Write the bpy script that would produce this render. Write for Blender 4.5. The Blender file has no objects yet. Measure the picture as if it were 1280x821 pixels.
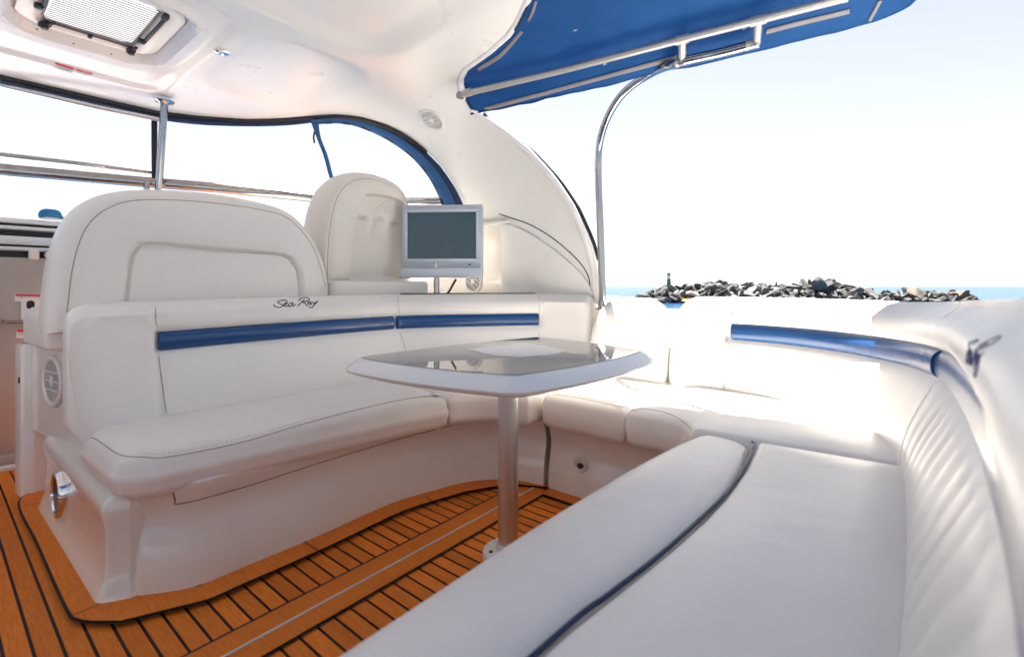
import bpy, bmesh, math, random
from mathutils import Vector, Matrix, noise
from mathutils.bvhtree import BVHTree
random.seed(7)
PI = math.pi
sc = bpy.context.scene
COL = sc.collection

# ------------------------------------------------------------------ frame of reference
# X runs aft, Y athwart (away from the viewer), Z up; the cockpit sole is z = 0
EYE = Vector((0, 0, .9)); FPX = 600.0; HZN = 358.0
YAW = math.radians(39.15)
FWD = Vector((-math.sin(YAW), math.cos(YAW), 0)); RGT = Vector((math.cos(YAW), math.sin(YAW), 0))
UP = Vector((0, 0, 1))
def ray(u, v): return FWD + RGT*((u-640)/FPX) + UP*((HZN-v)/FPX)
def at(u, v, X=None, Y=None, z=None, d=None):
    r = ray(u, v)
    if X is not None: t = X/r.x
    elif Y is not None: t = Y/r.y
    elif z is not None: t = (z-EYE.z)/r.z
    else: t = d
    return EYE + r*t

# ------------------------------------------------------------------ objects
REG = {}; LOC = {}
def tag(o, label=None, cat=None, group=None, kind=None):
    if label: o['label'] = label
    if cat: o['category'] = cat
    if group: o['group'] = group
    if kind: o['kind'] = kind
    return o
def thing(name, loc, label, cat, group=None):
    o = bpy.data.objects.new(name, None); COL.objects.link(o)
    o.location = loc; o.empty_display_size = .1; LOC[o.name] = Vector(loc)
    return tag(o, label, cat, group)
def obj(name, mb, mat, parent=None, smooth=True, loc=None, flip=True, sharp=None):
    """one mesh object from world-space verts"""
    verts, faces = (mb.v, mb.f) if hasattr(mb, 'v') else mb
    off = LOC[parent.name] if parent else (Vector(loc) if loc else Vector((0, 0, 0)))
    me = bpy.data.meshes.new(name)
    me.from_pydata([tuple(Vector(p)-off) for p in verts], [], faces)
    bm = bmesh.new(); bm.from_mesh(me)
    bmesh.ops.remove_doubles(bm, verts=bm.verts, dist=1e-5)
    if flip: bmesh.ops.recalc_face_normals(bm, faces=bm.faces)
    for f in bm.faces: f.smooth = smooth
    if smooth:
        ang = sharp or math.radians(38)
        for e in bm.edges:
            if len(e.link_faces) == 2 and e.calc_face_angle(0) > ang: e.smooth = False
    bm.to_mesh(me); bm.free()
    o = bpy.data.objects.new(name, me); COL.objects.link(o)
    if parent: o.parent = parent
    elif loc: o.location = off
    LOC[o.name] = off
    me.materials.append(mat)
    REG[o.name] = ([Vector(p) for p in verts], faces)
    return o
def bvh(*objs):
    V = []; Fc = []
    for o in objs:
        v, f = REG[o.name]; n = len(V); V += v; Fc += [[i+n for i in q] for q in f]
    return BVHTree.FromPolygons(V, Fc)
def hit(tree, u, v, lift=.0):
    p, n, i, d = tree.ray_cast(EYE, ray(u, v).normalized())
    if p is None: return None, None
    if n.dot(ray(u, v)) > 0: n = -n
    return p + n*lift, n

class MB:
    def __init__(s): s.v = []; s.f = []
    def add(s, vf):
        v, f = vf; n = len(s.v); s.v += [Vector(p) for p in v]; s.f += [[i+n for i in q] for q in f]; return s

def cr(pts, n=8, closed=False):
    """Catmull-Rom through points"""
    P = [Vector(p) for p in pts]; out = []; m = len(P)
    for i in range(m if closed else m-1):
        a = P[(i-1) % m] if closed or i else P[0]*2-P[1]
        b = P[i]; c = P[(i+1) % m]
        d = P[(i+2) % m] if closed or i+2 < m else P[-1]*2-P[-2]
        for k in range(n):
            t = k/n
            out.append(.5*((2*b)+(c-a)*t+(2*a-5*b+4*c-d)*t*t+(3*b-a-3*c+d)*t**3))
    if not closed: out.append(P[-1])
    return out
def resample(P, step):
    P = [Vector(p) for p in P]; out = [P[0]]
    for a, b in zip(P, P[1:]):
        L = (b-a).length; k = max(1, int(round(L/step)))
        for i in range(1, k+1): out.append(a.lerp(b, i/k))
    return out
def fillet(pts, radii, n=6):
    """closed 2D polygon with rounded corners"""
    P = [Vector(p[:2]) for p in pts]; m = len(P); out = []
    for i in range(m):
        r = radii[i] if isinstance(radii, (list, tuple)) else radii
        a, b, c = P[i-1], P[i], P[(i+1) % m]
        u = (a-b); w = (c-b); lu, lw = u.length, w.length
        u.normalize(); w.normalize()
        if r <= 0 or abs(u.dot(w)+1) < 1e-3: out.append(b); continue
        ang = u.angle(w); t = min(r/math.tan(ang/2), lu*.49, lw*.49); rr = t*math.tan(ang/2)
        s = b+u*t; e = b+w*t
        cen = b+(u+w).normalized()*(rr/math.sin(ang/2))
        a0 = math.atan2(s.y-cen.y, s.x-cen.x); a1 = math.atan2(e.y-cen.y, e.x-cen.x)
        da = (a1-a0+PI) % (2*PI)-PI
        for k in range(n+1):
            q = a0+da*k/n; out.append(Vector((cen.x+rr*math.cos(q), cen.y+rr*math.sin(q))))
    return out
def area(P): return sum(a.x*b.y-b.x*a.y for a, b in zip(P, P[1:]+P[:1]))/2
def dense(P, step=.03):
    P = [Vector(p[:2]) for p in P]
    Q = resample(P+[P[0]], step)[:-1]
    out = []
    for q in Q:
        if not out or (q-out[-1]).length > 1e-4: out.append(q)
    return out
def inset(P, e):
    m = len(P); out = []
    for i in range(m):
        t1 = (P[i]-P[i-1]); t2 = (P[(i+1) % m]-P[i])
        if t1.length < 1e-7 or t2.length < 1e-7: out.append(P[i]); continue
        n1 = Vector((-t1.y, t1.x)).normalized(); n2 = Vector((-t2.y, t2.x)).normalized()
        n = n1+n2
        if n.length < .3: n = n1
        n = n/max(.5, n.length)*1.0 if n.length < 1e-6 else n.normalized()/max(.6, n.normalized().dot(n1))
        out.append(P[i]+n*e)
    return out
def slab(outline, z0, z1, r=.03, rb=None, crown=.0, zfun=None, bulge=0, cw=.05, cn=3):
    """pillow-like slab over a closed outline"""
    P = dense(outline)
    if area(P) < 0: P.reverse()
    rb = r if rb is None else rb
    rings = []
    K = 6
    for k in range(K+1):
        q = k/K*PI/2; rings.append((rb*(1-math.sin(q)), z0+rb*(1-math.cos(q))))
    for k in range(1, 4):
        if bulge: rings.append((-bulge*math.sin(PI*k/4), z0+rb+(z1-r-z0-rb)*k/4))
    for k in range(K+1):
        q = k/K*PI/2; rings.append((r*(1-math.cos(q)), z1-r+r*math.sin(q)))
    V = []; Fc = []; m = len(P)
    for e, z in rings:
        for p in inset(P, e):
            V.append(Vector((p.x, p.y, z)))
    for k in range(len(rings)-1):
        for i in range(m):
            j = (i+1) % m
            Fc.append([k*m+i, k*m+j, (k+1)*m+j, (k+1)*m+i])
    fill_cap(V, Fc, [(len(rings)-1)*m+i for i in range(m)], z1, crown, cw, zfun)
    fill_cap(V, Fc, list(range(m)), z0, 0, cw, None, coarse=True)
    return V, Fc
def fill_cap(V, Fc, loop, z, crown, cw, zfun, coarse=False):
    from mathutils.geometry import delaunay_2d_cdt
    B = [Vector((V[i].x, V[i].y)) for i in loop]; n = len(B); pts = list(B)
    xs = [p.x for p in B]; ys = [p.y for p in B]; st = .03 if max(xs)-min(xs) < 1.6 and max(ys)-min(ys) < 2.3 else .3
    def dist(p):
        d = 9
        for a, b in zip(B, B[1:]+B[:1]):
            e = b-a; t = max(0, min(1, (p-a).dot(e)/max(1e-12, e.length_squared))); d = min(d, (a+e*t-p).length)
        return d
    def inside(p):
        c = False
        for a, b in zip(B, B[1:]+B[:1]):
            if (a.y > p.y) != (b.y > p.y) and p.x < (b.x-a.x)*(p.y-a.y)/(b.y-a.y)+a.x: c = not c
        return c
    if not coarse:
        y = min(ys)+st*.6; row = 0
        while y < max(ys):
            x = min(xs)+st*(.5 if row % 2 else .9)
            while x < max(xs):
                p = Vector((x, y))
                if inside(p) and dist(p) > .012: pts.append(p)
                x += st
            y += st*.87; row += 1
    ov, oe, of, iv, ie, jf = delaunay_2d_cdt(pts, [(i, (i+1) % n) for i in range(n)], [], 1, 1e-6)
    base = len(V); mp = {}
    for k, p in enumerate(ov):
        src = [i for i in iv[k] if i < n]
        if src: mp[k] = loop[src[0]]
        else:
            t = min(1, dist(p)/cw); zz = z+crown*(1-(1-t)**2)+(zfun(p.x, p.y)*t if zfun else 0)
            mp[k] = len(V); V.append(Vector((p.x, p.y, zz)))
    for f in of: Fc.append([mp[i] for i in f])
def sweep(path, prof, r0=0, r1=0, mod=None, side=1):
    """closed profile (a outward, z) swept along a plan path, ends rounded by r0 / r1"""
    P = [Vector(p[:2]) for p in path]
    S = [0]
    for a, b in zip(P, P[1:]): S.append(S[-1]+(b-a).length)
    L = S[-1]
    def pos(s):
        s = min(max(s, 0), L)
        for i in range(len(P)-1):
            if s <= S[i+1]+1e-9:
                t = (s-S[i])/max(1e-9, S[i+1]-S[i]); return P[i].lerp(P[i+1], t)
        return P[-1]
    st = []
    K = 7
    if r0:
        for k in range(K): q = k/K*PI/2; st.append((r0*(1-math.cos(q)), r0*(1-math.sin(q))))
    st += [(s, 0) for s in S if s >= r0-1e-9 and s <= L-r1+1e-9]
    if r1:
        for k in range(K-1, -1, -1): q = k/K*PI/2; st.append((L-r1*(1-math.cos(q)), r1*(1-math.sin(q))))
    amin = min(a for a, z in prof); amax = max(a for a, z in prof)
    zmin = min(z for a, z in prof); zmax = max(z for a, z in prof)
    ca, cz, ha, hz = (amin+amax)/2, (zmin+zmax)/2, (amax-amin)/2, (zmax-zmin)/2
    V = []; Fc = []; m = len(prof)
    for s, e in st:
        p = pos(s); h = .012
        t = (pos(s+h)-pos(s-h)).normalized(); n = Vector((-t.y, t.x))*side
        ka = max(.02, (ha-e)/ha); kz = max(.02, (hz-e)/hz)
        for a, z in prof:
            a2, z2 = mod(s, a, z, L) if mod else (a, z)
            a2 = ca+(a2-ca)*ka; z2 = cz+(z2-cz)*kz
            q = p+n*a2; V.append(Vector((q.x, q.y, z2)))
    for k in range(len(st)-1):
        for i in range(m):
            j = (i+1) % m
            Fc.append([k*m+i, k*m+j, (k+1)*m+j, (k+1)*m+i])
    Fc.append(list(range(m))[::-1]); Fc.append([(len(st)-1)*m+i for i in range(m)])
    return V, Fc
def tube(path, r, seg=10, closed=False, flat=1.0, up=None):
    P = [Vector(p) for p in path]
    P = [p for i, p in enumerate(P) if i == 0 or (p-P[i-1]).length > 1e-6]
    m = len(P); V = []; Fc = []
    prev = None
    for i in range(m):
        if closed: t = P[(i+1) % m]-P[i-1]
        else: t = P[min(i+1, m-1)]-P[max(i-1, 0)]
        t.normalize()
        if up is not None: n = (Vector(up)-t*t.dot(Vector(up))).normalized()
        elif prev is None:
            a = Vector((0, 0, 1)) if abs(t.z) < .9 else Vector((1, 0, 0))
            n = (a-t*t.dot(a)).normalized()
        else: n = (prev-t*t.dot(prev)).normalized()
        prev = n; b = t.cross(n)
        rr = r[i] if isinstance(r, (list, tuple)) else r
        for k in range(seg):
            q = 2*PI*k/seg; V.append(P[i]+(n*math.cos(q)*flat+b*math.sin(q))*rr)
    for i in range(m if closed else m-1):
        for k in range(seg):
            j = (k+1) % seg; i2 = (i+1) % m
            Fc.append([i*seg+k, i*seg+j, i2*seg+j, i2*seg+k])
    if not closed:
        Fc.append(list(range(seg))[::-1]); Fc.append([(m-1)*seg+k for k in range(seg)])
    return V, Fc
def box(c, s, r=.004, ax=None, seg=2):
    """bevelled box; ax = (ux, uy, uz) unit axes"""
    bm = bmesh.new(); bmesh.ops.create_cube(bm, size=1)
    for v in bm.verts: v.co = Vector((v.co.x*s[0], v.co.y*s[1], v.co.z*s[2]))
    if r > 0: bmesh.ops.bevel(bm, geom=list(bm.edges)+list(bm.verts), offset=min(r, min(s)*.45), segments=seg, affect='EDGES', profile=.5)
    bm.verts.index_update()
    ux, uy, uz = [Vector(a) for a in (ax or ((1, 0, 0), (0, 1, 0), (0, 0, 1)))]
    V = [Vector(c)+ux*v.co.x+uy*v.co.y+uz*v.co.z for v in bm.verts]
    Fc = [[v.index for v in f.verts] for f in bm.faces]; bm.free()
    return V, Fc
def lathe(c, prof, ax=(0, 0, 1), seg=32, sx=1, ref=None):
    """profile (radius, height) turned about an axis through c"""
    w = Vector(ax).normalized(); a = Vector(ref) if ref else (Vector((1, 0, 0)) if abs(w.x) < .8 else Vector((0, 1, 0)))
    u = (a-w*w.dot(a)).normalized(); v = w.cross(u); V = []; Fc = []
    for r, h in prof:
        for k in range(seg):
            q = 2*PI*k/seg; V.append(Vector(c)+w*h+u*(r*math.cos(q)*sx)+v*(r*math.sin(q)))
    for i in range(len(prof)-1):
        for k in range(seg):
            j = (k+1) % seg; Fc.append([i*seg+k, i*seg+j, (i+1)*seg+j, (i+1)*seg+k])
    Fc.append(list(range(seg))[::-1]); Fc.append([(len(prof)-1)*seg+k for k in range(seg)])
    return V, Fc
def prism(poly, o, ux, uy, un, h, rings=None):
    """outline (2D in ux, uy) raised along un by h"""
    V = []; Fc = []; m = len(poly)
    rings = rings or [(0, 0), (0, h)]
    P = [Vector(p[:2]) for p in poly]
    if area(P) < 0: P.reverse()
    for e, hh in rings:
        for p in inset(P, e): V.append(Vector(o)+ux*p.x+uy*p.y+un*hh)
    for k in range(len(rings)-1):
        for i in range(m):
            j = (i+1) % m; Fc.append([k*m+i, k*m+j, (k+1)*m+j, (k+1)*m+i])
    Fc.append(list(range(m))[::-1]); Fc.append([(len(rings)-1)*m+i for i in range(m)])
    return V, Fc
def cast(poly, c, ang):
    """distance from c to polygon edge along ang"""
    d = Vector((math.cos(ang), math.sin(ang))); best = 0
    for a, b in zip(poly, poly[1:]+poly[:1]):
        e = b-a; den = d.x*e.y-d.y*e.x
        if abs(den) < 1e-9: continue
        w = a-c; t = (w.x*e.y-w.y*e.x)/den; s = (w.x*d.y-w.y*d.x)/den
        if t > 0 and -1e-6 <= s <= 1+1e-6: best = max(best, t)
    return best
def polar(c, rings, o, ux, uy, un, N=180, lean=0, cap0=True, cap1=True):
    """stack of star-shaped rings (polygon, shrink, height)"""
    V = []; Fc = []; c = Vector(c)
    for poly, e, h in rings:
        poly = [Vector(p[:2]) for p in poly]
        for k in range(N):
            q = 2*PI*k/N; r = max(.001, cast(poly, c, q)-e)
            x = c.x+math.cos(q)*r; y = c.y+math.sin(q)*r
            hh = h(x, y) if callable(h) else h
            V.append(Vector(o)+ux*x+uy*y+un*(hh+lean*y))
    for k in range(len(rings)-1):
        for i in range(N):
            j = (i+1) % N; Fc.append([k*N+i, k*N+j, (k+1)*N+j, (k+1)*N+i])
    if cap0: Fc.append(list(range(N))[::-1])
    if cap1: Fc.append([(len(rings)-1)*N+i for i in range(N)])
    return V, Fc
def smooth(a, b, x):
    t = min(1, max(0, (x-a)/(b-a))); return t*t*(3-2*t)
def interp(tab, x):
    if x <= tab[0][0]: return tab[0][1]
    for (a, p), (b, q) in zip(tab, tab[1:]):
        if x <= b: return p+(q-p)*(x-a)/max(1e-9, b-a)
    return tab[-1][1]

# ------------------------------------------------------------------ materials
def material(name, col, rough=.4, metal=0, bump=0, bscale=200, var=0, vscale=6, spec=.5, coat=0, col2=None, bdist=.002, sheen=0):
    m = bpy.data.materials.new(name); m.use_nodes = True
    nt = m.node_tree; b = nt.nodes['Principled BSDF']
    b.inputs['Base Color'].default_value = (*col, 1)
    b.inputs['Roughness'].default_value = rough; b.inputs['Metallic'].default_value = metal
    b.inputs['Specular IOR Level'].default_value = spec
    if coat: b.inputs['Coat Weight'].default_value = coat; b.inputs['Coat Roughness'].default_value = .08
    tc = nt.nodes.new('ShaderNodeTexCoord')
    if var:
        n = nt.nodes.new('ShaderNodeTexNoise'); n.inputs['Scale'].default_value = vscale; n.inputs['Detail'].default_value = 5
        nt.links.new(tc.outputs['Object'], n.inputs['Vector'])
        mix = nt.nodes.new('ShaderNodeMix'); mix.data_type = 'RGBA'
        c2 = col2 or tuple(c*(1-var) for c in col)
        mix.inputs['A'].default_value = (*col, 1); mix.inputs['B'].default_value = (*c2, 1)
        mp = nt.nodes.new('ShaderNodeMapRange'); mp.inputs['From Min'].default_value = .35; mp.inputs['From Max'].default_value = .7
        nt.links.new(n.outputs['Fac'], mp.inputs['Value']); nt.links.new(mp.outputs['Result'], mix.inputs['Factor'])
        nt.links.new(mix.outputs['Result'], b.inputs['Base Color'])
        rm = nt.nodes.new('ShaderNodeMapRange'); rm.inputs['To Min'].default_value = rough*.85; rm.inputs['To Max'].default_value = min(1, rough*1.2)
        nt.links.new(n.outputs['Fac'], rm.inputs['Value']); nt.links.new(rm.outputs['Result'], b.inputs['Roughness'])
    if bump:
        n2 = nt.nodes.new('ShaderNodeTexNoise'); n2.inputs['Scale'].default_value = bscale; n2.inputs['Detail'].default_value = 3
        nt.links.new(tc.outputs['Object'], n2.inputs['Vector'])
        bp = nt.nodes.new('ShaderNodeBump'); bp.inputs['Strength'].default_value = bump; bp.inputs['Distance'].default_value = bdist
        nt.links.new(n2.outputs['Fac'], bp.inputs['Height']); nt.links.new(bp.outputs['Normal'], b.inputs['Normal'])
    return m
def vinyl_material(name, col, rough):
    """soft upholstery vinyl: fine grain plus slack wrinkles"""
    m = material(name, col, rough, var=.05, vscale=3)
    nt = m.node_tree; b = nt.nodes['Principled BSDF']; tc = [n for n in nt.nodes if n.type == 'TEX_COORD'][0]
    g = nt.nodes.new('ShaderNodeTexVoronoi'); g.inputs['Scale'].default_value = 420
    w = nt.nodes.new('ShaderNodeTexNoise'); w.inputs['Scale'].default_value = 7; w.inputs['Detail'].default_value = 2; w.inputs['Distortion'].default_value = .8
    nt.links.new(tc.outputs['Object'], g.inputs['Vector']); nt.links.new(tc.outputs['Object'], w.inputs['Vector'])
    b1 = nt.nodes.new('ShaderNodeBump'); b1.inputs['Strength'].default_value = .12; b1.inputs['Distance'].default_value = .001
    b2 = nt.nodes.new('ShaderNodeBump'); b2.inputs['Strength'].default_value = .26; b2.inputs['Distance'].default_value = .012
    nt.links.new(w.outputs['Fac'], b2.inputs['Height']); nt.links.new(g.outputs['Distance'], b1.inputs['Height'])
    nt.links.new(b2.outputs['Normal'], b1.inputs['Normal']); nt.links.new(b1.outputs['Normal'], b.inputs['Normal'])
    return m
M = {}
M['vinyl'] = vinyl_material('white_vinyl', (.84, .80, .75), .36)
M['cream'] = vinyl_material('cream_vinyl', (.74, .70, .65), .42)
M['cshell'] = material('cream_seat_shell', (.76, .71, .64), .33, var=.03, vscale=4)
M['hshell'] = material('helm_seat_shell', (.82, .78, .73), .33, var=.03, vscale=4)
M['gel'] = material('gelcoat', (.81, .765, .705), .12, coat=.6, var=.03, vscale=4, bump=.05, bscale=5, bdist=.01)
M['gelroof'] = material('roof_gelcoat', (.78, .755, .72), .28, var=.05, vscale=3, bump=.08, bscale=4, bdist=.01)
M['gelgrey'] = material('bulkhead_gelcoat', (.37, .35, .335), .3, var=.06, vscale=3)
M['blue'] = material('blue_vinyl', (.006, .06, .20), .26, bump=.25, bscale=60, bdist=.003, coat=.15)
M['navy'] = material('navy_trim', (.008, .03, .09), .45, bump=.1)
M['binding'] = material('blue_binding', (.02, .10, .26), .6, bump=.2, bscale=500)
M['piping'] = material('navy_piping', (.005, .02, .075), .45)
M['black'] = material('black_rubber', (.012, .012, .014), .5)
M['dark'] = material('dark_seam', (.16, .115, .09), .7)
M['thread'] = material('tan_thread', (.40, .29, .20), .7)
M['stitch'] = material('pale_thread', (.62, .56, .50), .7)
M['steel'] = material('stainless_steel', (.40, .38, .365), .16, 1, var=.05, vscale=20)
M['alu'] = material('brushed_aluminium', (.66, .65, .65), .28, 1, bump=.05, bscale=300)
M['satin'] = material('satin_anodised_tube', (.70, .69, .68), .36, 1, var=.05, vscale=30)
M['cream_tube'] = material('anodised_awning_tube', (.50, .46, .41), .35, .6)
M['plastic'] = material('white_plastic', (.72, .70, .68), .35)
M['grille'] = material('grille_hole_dark', (.05, .035, .02), .6)
M['silver'] = material('silver_plastic', (.50, .53, .57), .3, .3)
M['silver2'] = material('silver_speaker_bar', (.56, .60, .66), .35, .3, bump=.3, bscale=700)
M['screen'] = material('screen_glass', (.008, .05, .075), .16, var=.3, vscale=3, spec=.7)
M['table'] = material('table_gelcoat', (.80, .80, .80), .12, var=.02)
M['tglass'] = material('smoked_table_top', (.20, .205, .21), .02, spec=.5)
M['inlay'] = material('white_inlay', (.74, .74, .73), .1)
M['red'] = material('sticker_red', (.62, .03, .025), .4)
M['sticker'] = material('sticker_white', (.75, .75, .74), .4)
M['stext'] = material('sticker_print', (.22, .30, .40), .5)
M['zip'] = material('grey_zip_tape', (.20, .185, .19), .7, bump=.4, bscale=500)
M['caulk'] = material('deck_caulk', (.012, .011, .012), .6)
M['seamw'] = material('deck_metal_edge', (.62, .60, .58), .4)
M['chrome'] = material('chrome', (.8, .8, .8), .06, 1)
M['bluecap'] = material('blue_cover', (.02, .19, .42), .7, bump=.3, bscale=60)
M['beacon_green'] = material('beacon_green', (.015, .12, .06), .5)
M['beacon_white'] = material('beacon_white', (.75, .75, .74), .5, var=.1, vscale=2)
M['beacon_dark'] = material('beacon_lantern', (.10, .10, .11), .5)
M['ink'] = material('black_embroidery', (.015, .014, .016), .6)
M['ink2'] = material('navy_embroidery', (.06, .07, .22), .6)

def teak():
    m = bpy.data.materials.new('teak'); m.use_nodes = True; nt = m.node_tree; b = nt.nodes['Principled BSDF']
    tc = nt.nodes.new('ShaderNodeTexCoord'); mp = nt.nodes.new('ShaderNodeMapping'); mp.inputs['Scale'].default_value = (6, 70, 30)
    nt.links.new(tc.outputs['Object'], mp.inputs['Vector'])
    n = nt.nodes.new('ShaderNodeTexNoise'); n.inputs['Scale'].default_value = 3; n.inputs['Detail'].default_value = 6
    nt.links.new(mp.outputs['Vector'], n.inputs['Vector'])
    r = nt.nodes.new('ShaderNodeValToRGB')
    r.color_ramp.elements[0].position = .3; r.color_ramp.elements[0].color = (.60, .15, .014, 1)
    r.color_ramp.elements[1].position = .75; r.color_ramp.elements[1].color = (.76, .22, .026, 1)
    nt.links.new(n.outputs['Fac'], r.inputs['Fac'])
    g = nt.nodes.new('ShaderNodeNewGeometry')
    hv = nt.nodes.new('ShaderNodeHueSaturation')
    mr = nt.nodes.new('ShaderNodeMapRange'); mr.inputs['To Min'].default_value = .82; mr.inputs['To Max'].default_value = 1.12
    nt.links.new(g.outputs['Random Per Island'], mr.inputs['Value']); nt.links.new(mr.outputs['Result'], hv.inputs['Value'])
    nt.links.new(r.outputs['Color'], hv.inputs['Color']); nt.links.new(hv.outputs['Color'], b.inputs['Base Color'])
    b.inputs['Roughness'].default_value = .55; b.inputs['Specular IOR Level'].default_value = .25
    bp = nt.nodes.new('ShaderNodeBump'); bp.inputs['Strength'].default_value = .15; bp.inputs['Distance'].default_value = .002
    nt.links.new(n.outputs['Fac'], bp.inputs['Height']); nt.links.new(bp.outputs['Normal'], b.inputs['Normal'])
    return m
M['teak'] = teak()
def canvas_mat():
    m = material('blue_canvas', (.0005, .07, .215), .75, bump=.25, bscale=900, bdist=.001, var=.25, vscale=2.2)
    nt = m.node_tree; b = nt.nodes['Principled BSDF']; out = nt.nodes['Material Output']
    # chafe marks
    tc = [n for n in nt.nodes if n.type == 'TEX_COORD'][0]
    v = nt.nodes.new('ShaderNodeTexVoronoi'); v.inputs['Scale'].default_value = 5; mpp = nt.nodes.new('ShaderNodeMapping'); mpp.inputs['Scale'].default_value = (1, 2.6, 1)
    nt.links.new(tc.outputs['Object'], mpp.inputs[0]); nt.links.new(mpp.outputs[0], v.inputs['Vector'])
    n3 = nt.nodes.new('ShaderNodeTexNoise'); n3.inputs['Scale'].default_value = 60; n3.inputs['Detail'].default_value = 4; nt.links.new(tc.outputs['Object'], n3.inputs['Vector'])
    ad = nt.nodes.new('ShaderNodeMath'); ad.operation = 'MULTIPLY_ADD'; ad.inputs[1].default_value = .09; nt.links.new(n3.outputs[0], ad.inputs[0]); nt.links.new(v.outputs['Distance'], ad.inputs[2])
    th = nt.nodes.new('ShaderNodeMapRange'); th.inputs['From Min'].default_value = .105; th.inputs['From Max'].default_value = .075; nt.links.new(ad.outputs[0], th.inputs[0])
    src = b.inputs['Base Color'].links[0].from_socket; mm = nt.nodes.new('ShaderNodeMix'); mm.data_type = 'RGBA'; mm.inputs['B'].default_value = (.55, .60, .66, 1)
    nt.links.new(src, mm.inputs['A']); nt.links.new(th.outputs[0], mm.inputs['Factor']); nt.links.new(mm.outputs['Result'], b.inputs['Base Color'])
    tr = nt.nodes.new('ShaderNodeBsdfTranslucent'); tr.inputs['Color'].default_value = (.0005, .10, .28, 1)
    mx = nt.nodes.new('ShaderNodeMixShader'); mx.inputs['Fac'].default_value = .3
    nt.links.new(b.outputs[0], mx.inputs[1]); nt.links.new(tr.outputs[0], mx.inputs[2]); nt.links.new(mx.outputs[0], out.inputs['Surface'])
    return m
M['canvas'] = canvas_mat()
def clear_mat(name, tint, fac):
    m = bpy.data.materials.new(name); m.use_nodes = True; nt = m.node_tree; out = nt.nodes['Material Output']
    nt.nodes.remove(nt.nodes['Principled BSDF'])
    t = nt.nodes.new('ShaderNodeBsdfTransparent'); t.inputs['Color'].default_value = (*tint, 1)
    g = nt.nodes.new('ShaderNodeBsdfGlossy'); g.inputs['Roughness'].default_value = .04
    fr = nt.nodes.new('ShaderNodeFresnel'); fr.inputs['IOR'].default_value = 1.3
    mu = nt.nodes.new('ShaderNodeMath'); mu.operation = 'MULTIPLY'; mu.inputs[1].default_value = fac
    nt.links.new(fr.outputs[0], mu.inputs[0])
    mx = nt.nodes.new('ShaderNodeMixShader'); nt.links.new(mu.outputs[0], mx.inputs['Fac'])
    nt.links.new(t.outputs[0], mx.inputs[1]); nt.links.new(g.outputs[0], mx.inputs[2]); nt.links.new(mx.outputs[0], out.inputs['Surface'])
    return m
M['clear'] = clear_mat('clear_vinyl', (.97, .98, .985), .8)
def water_mat():
    m = material('sea_water', (.005, .042, .11), .2, spec=.15)
    nt = m.node_tree; b = nt.nodes['Principled BSDF']; tc = [n for n in nt.nodes if n.type == 'TEX_COORD'][0]
    n = nt.nodes.new('ShaderNodeTexNoise'); n.inputs['Scale'].default_value = 1.3; n.inputs['Detail'].default_value = 6
    n2 = nt.nodes.new('ShaderNodeTexNoise'); n2.inputs['Scale'].default_value = .09; n2.inputs['Detail'].default_value = 5
    mp = nt.nodes.new('ShaderNodeMapping'); mp.inputs['Rotation'].default_value = (0, 0, .5); mp.inputs['Scale'].default_value = (1, 2.4, 1)
    nt.links.new(tc.outputs['Object'], mp.inputs['Vector'])
    nt.links.new(mp.outputs[0], n.inputs['Vector']); nt.links.new(mp.outputs[0], n2.inputs['Vector'])
    b1 = nt.nodes.new('ShaderNodeBump'); b1.inputs['Distance'].default_value = .12; b1.inputs['Strength'].default_value = .8
    b2 = nt.nodes.new('ShaderNodeBump'); b2.inputs['Distance'].default_value = .8; b2.inputs['Strength'].default_value = .8
    nt.links.new(n.outputs[0], b1.inputs['Height']); nt.links.new(n2.outputs[0], b2.inputs['Height'])
    nt.links.new(b1.outputs[0], b2.inputs['Normal']); nt.links.new(b2.outputs[0], b.inputs['Normal'])
    return m
M['water'] = water_mat()
def rock_mat(name, c1, c2, c3):
    m = bpy.data.materials.new(name); m.use_nodes = True; nt = m.node_tree; b = nt.nodes['Principled BSDF']
    tc = nt.nodes.new('ShaderNodeTexCoord')
    n = nt.nodes.new('ShaderNodeTexNoise'); n.inputs['Scale'].default_value = 1.6; n.inputs['Detail'].default_value = 8; n.inputs['Roughness'].default_value = .7
    nt.links.new(tc.outputs['Object'], n.inputs['Vector'])
    r = nt.nodes.new('ShaderNodeValToRGB'); e = r.color_ramp.elements
    e[0].position = .3; e[0].color = (*c1, 1); e[1].position = .72; e[1].color = (*c3, 1); x = e.new(.5); x.color = (*c2, 1)
    nt.links.new(n.outputs[0], r.inputs[0])
    oi = nt.nodes.new('ShaderNodeObjectInfo'); hv = nt.nodes.new('ShaderNodeHueSaturation')
    mr = nt.nodes.new('ShaderNodeMapRange'); mr.inputs['To Min'].default_value = .75; mr.inputs['To Max'].default_value = 1.15
    nt.links.new(oi.outputs['Random'], mr.inputs[0]); nt.links.new(mr.outputs[0], hv.inputs['Value']); nt.links.new(r.outputs[0], hv.inputs['Color'])
    nt.links.new(hv.outputs[0], b.inputs['Base Color']); b.inputs['Roughness'].default_value = .85
    bp = nt.nodes.new('ShaderNodeBump'); bp.inputs['Strength'].default_value = .7; bp.inputs['Distance'].default_value = .12
    nt.links.new(n.outputs[0], bp.inputs['Height']); nt.links.new(bp.outputs[0], b.inputs['Normal'])
    return m
M['rock'] = rock_mat('granite', (.03, .031, .034), (.10, .098, .097), (.21, .205, .20))
M['rockbrown'] = rock_mat('brown_rock', (.03, .024, .018), (.11, .088, .068), (.19, .16, .135))
M['rockorange'] = rock_mat('lichen_rock', (.05, .035, .02), (.20, .11, .04), (.36, .15, .05))
M['rockdark'] = rock_mat('wet_rock', (.012, .012, .014), (.03, .03, .032), (.07, .07, .07))

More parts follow.
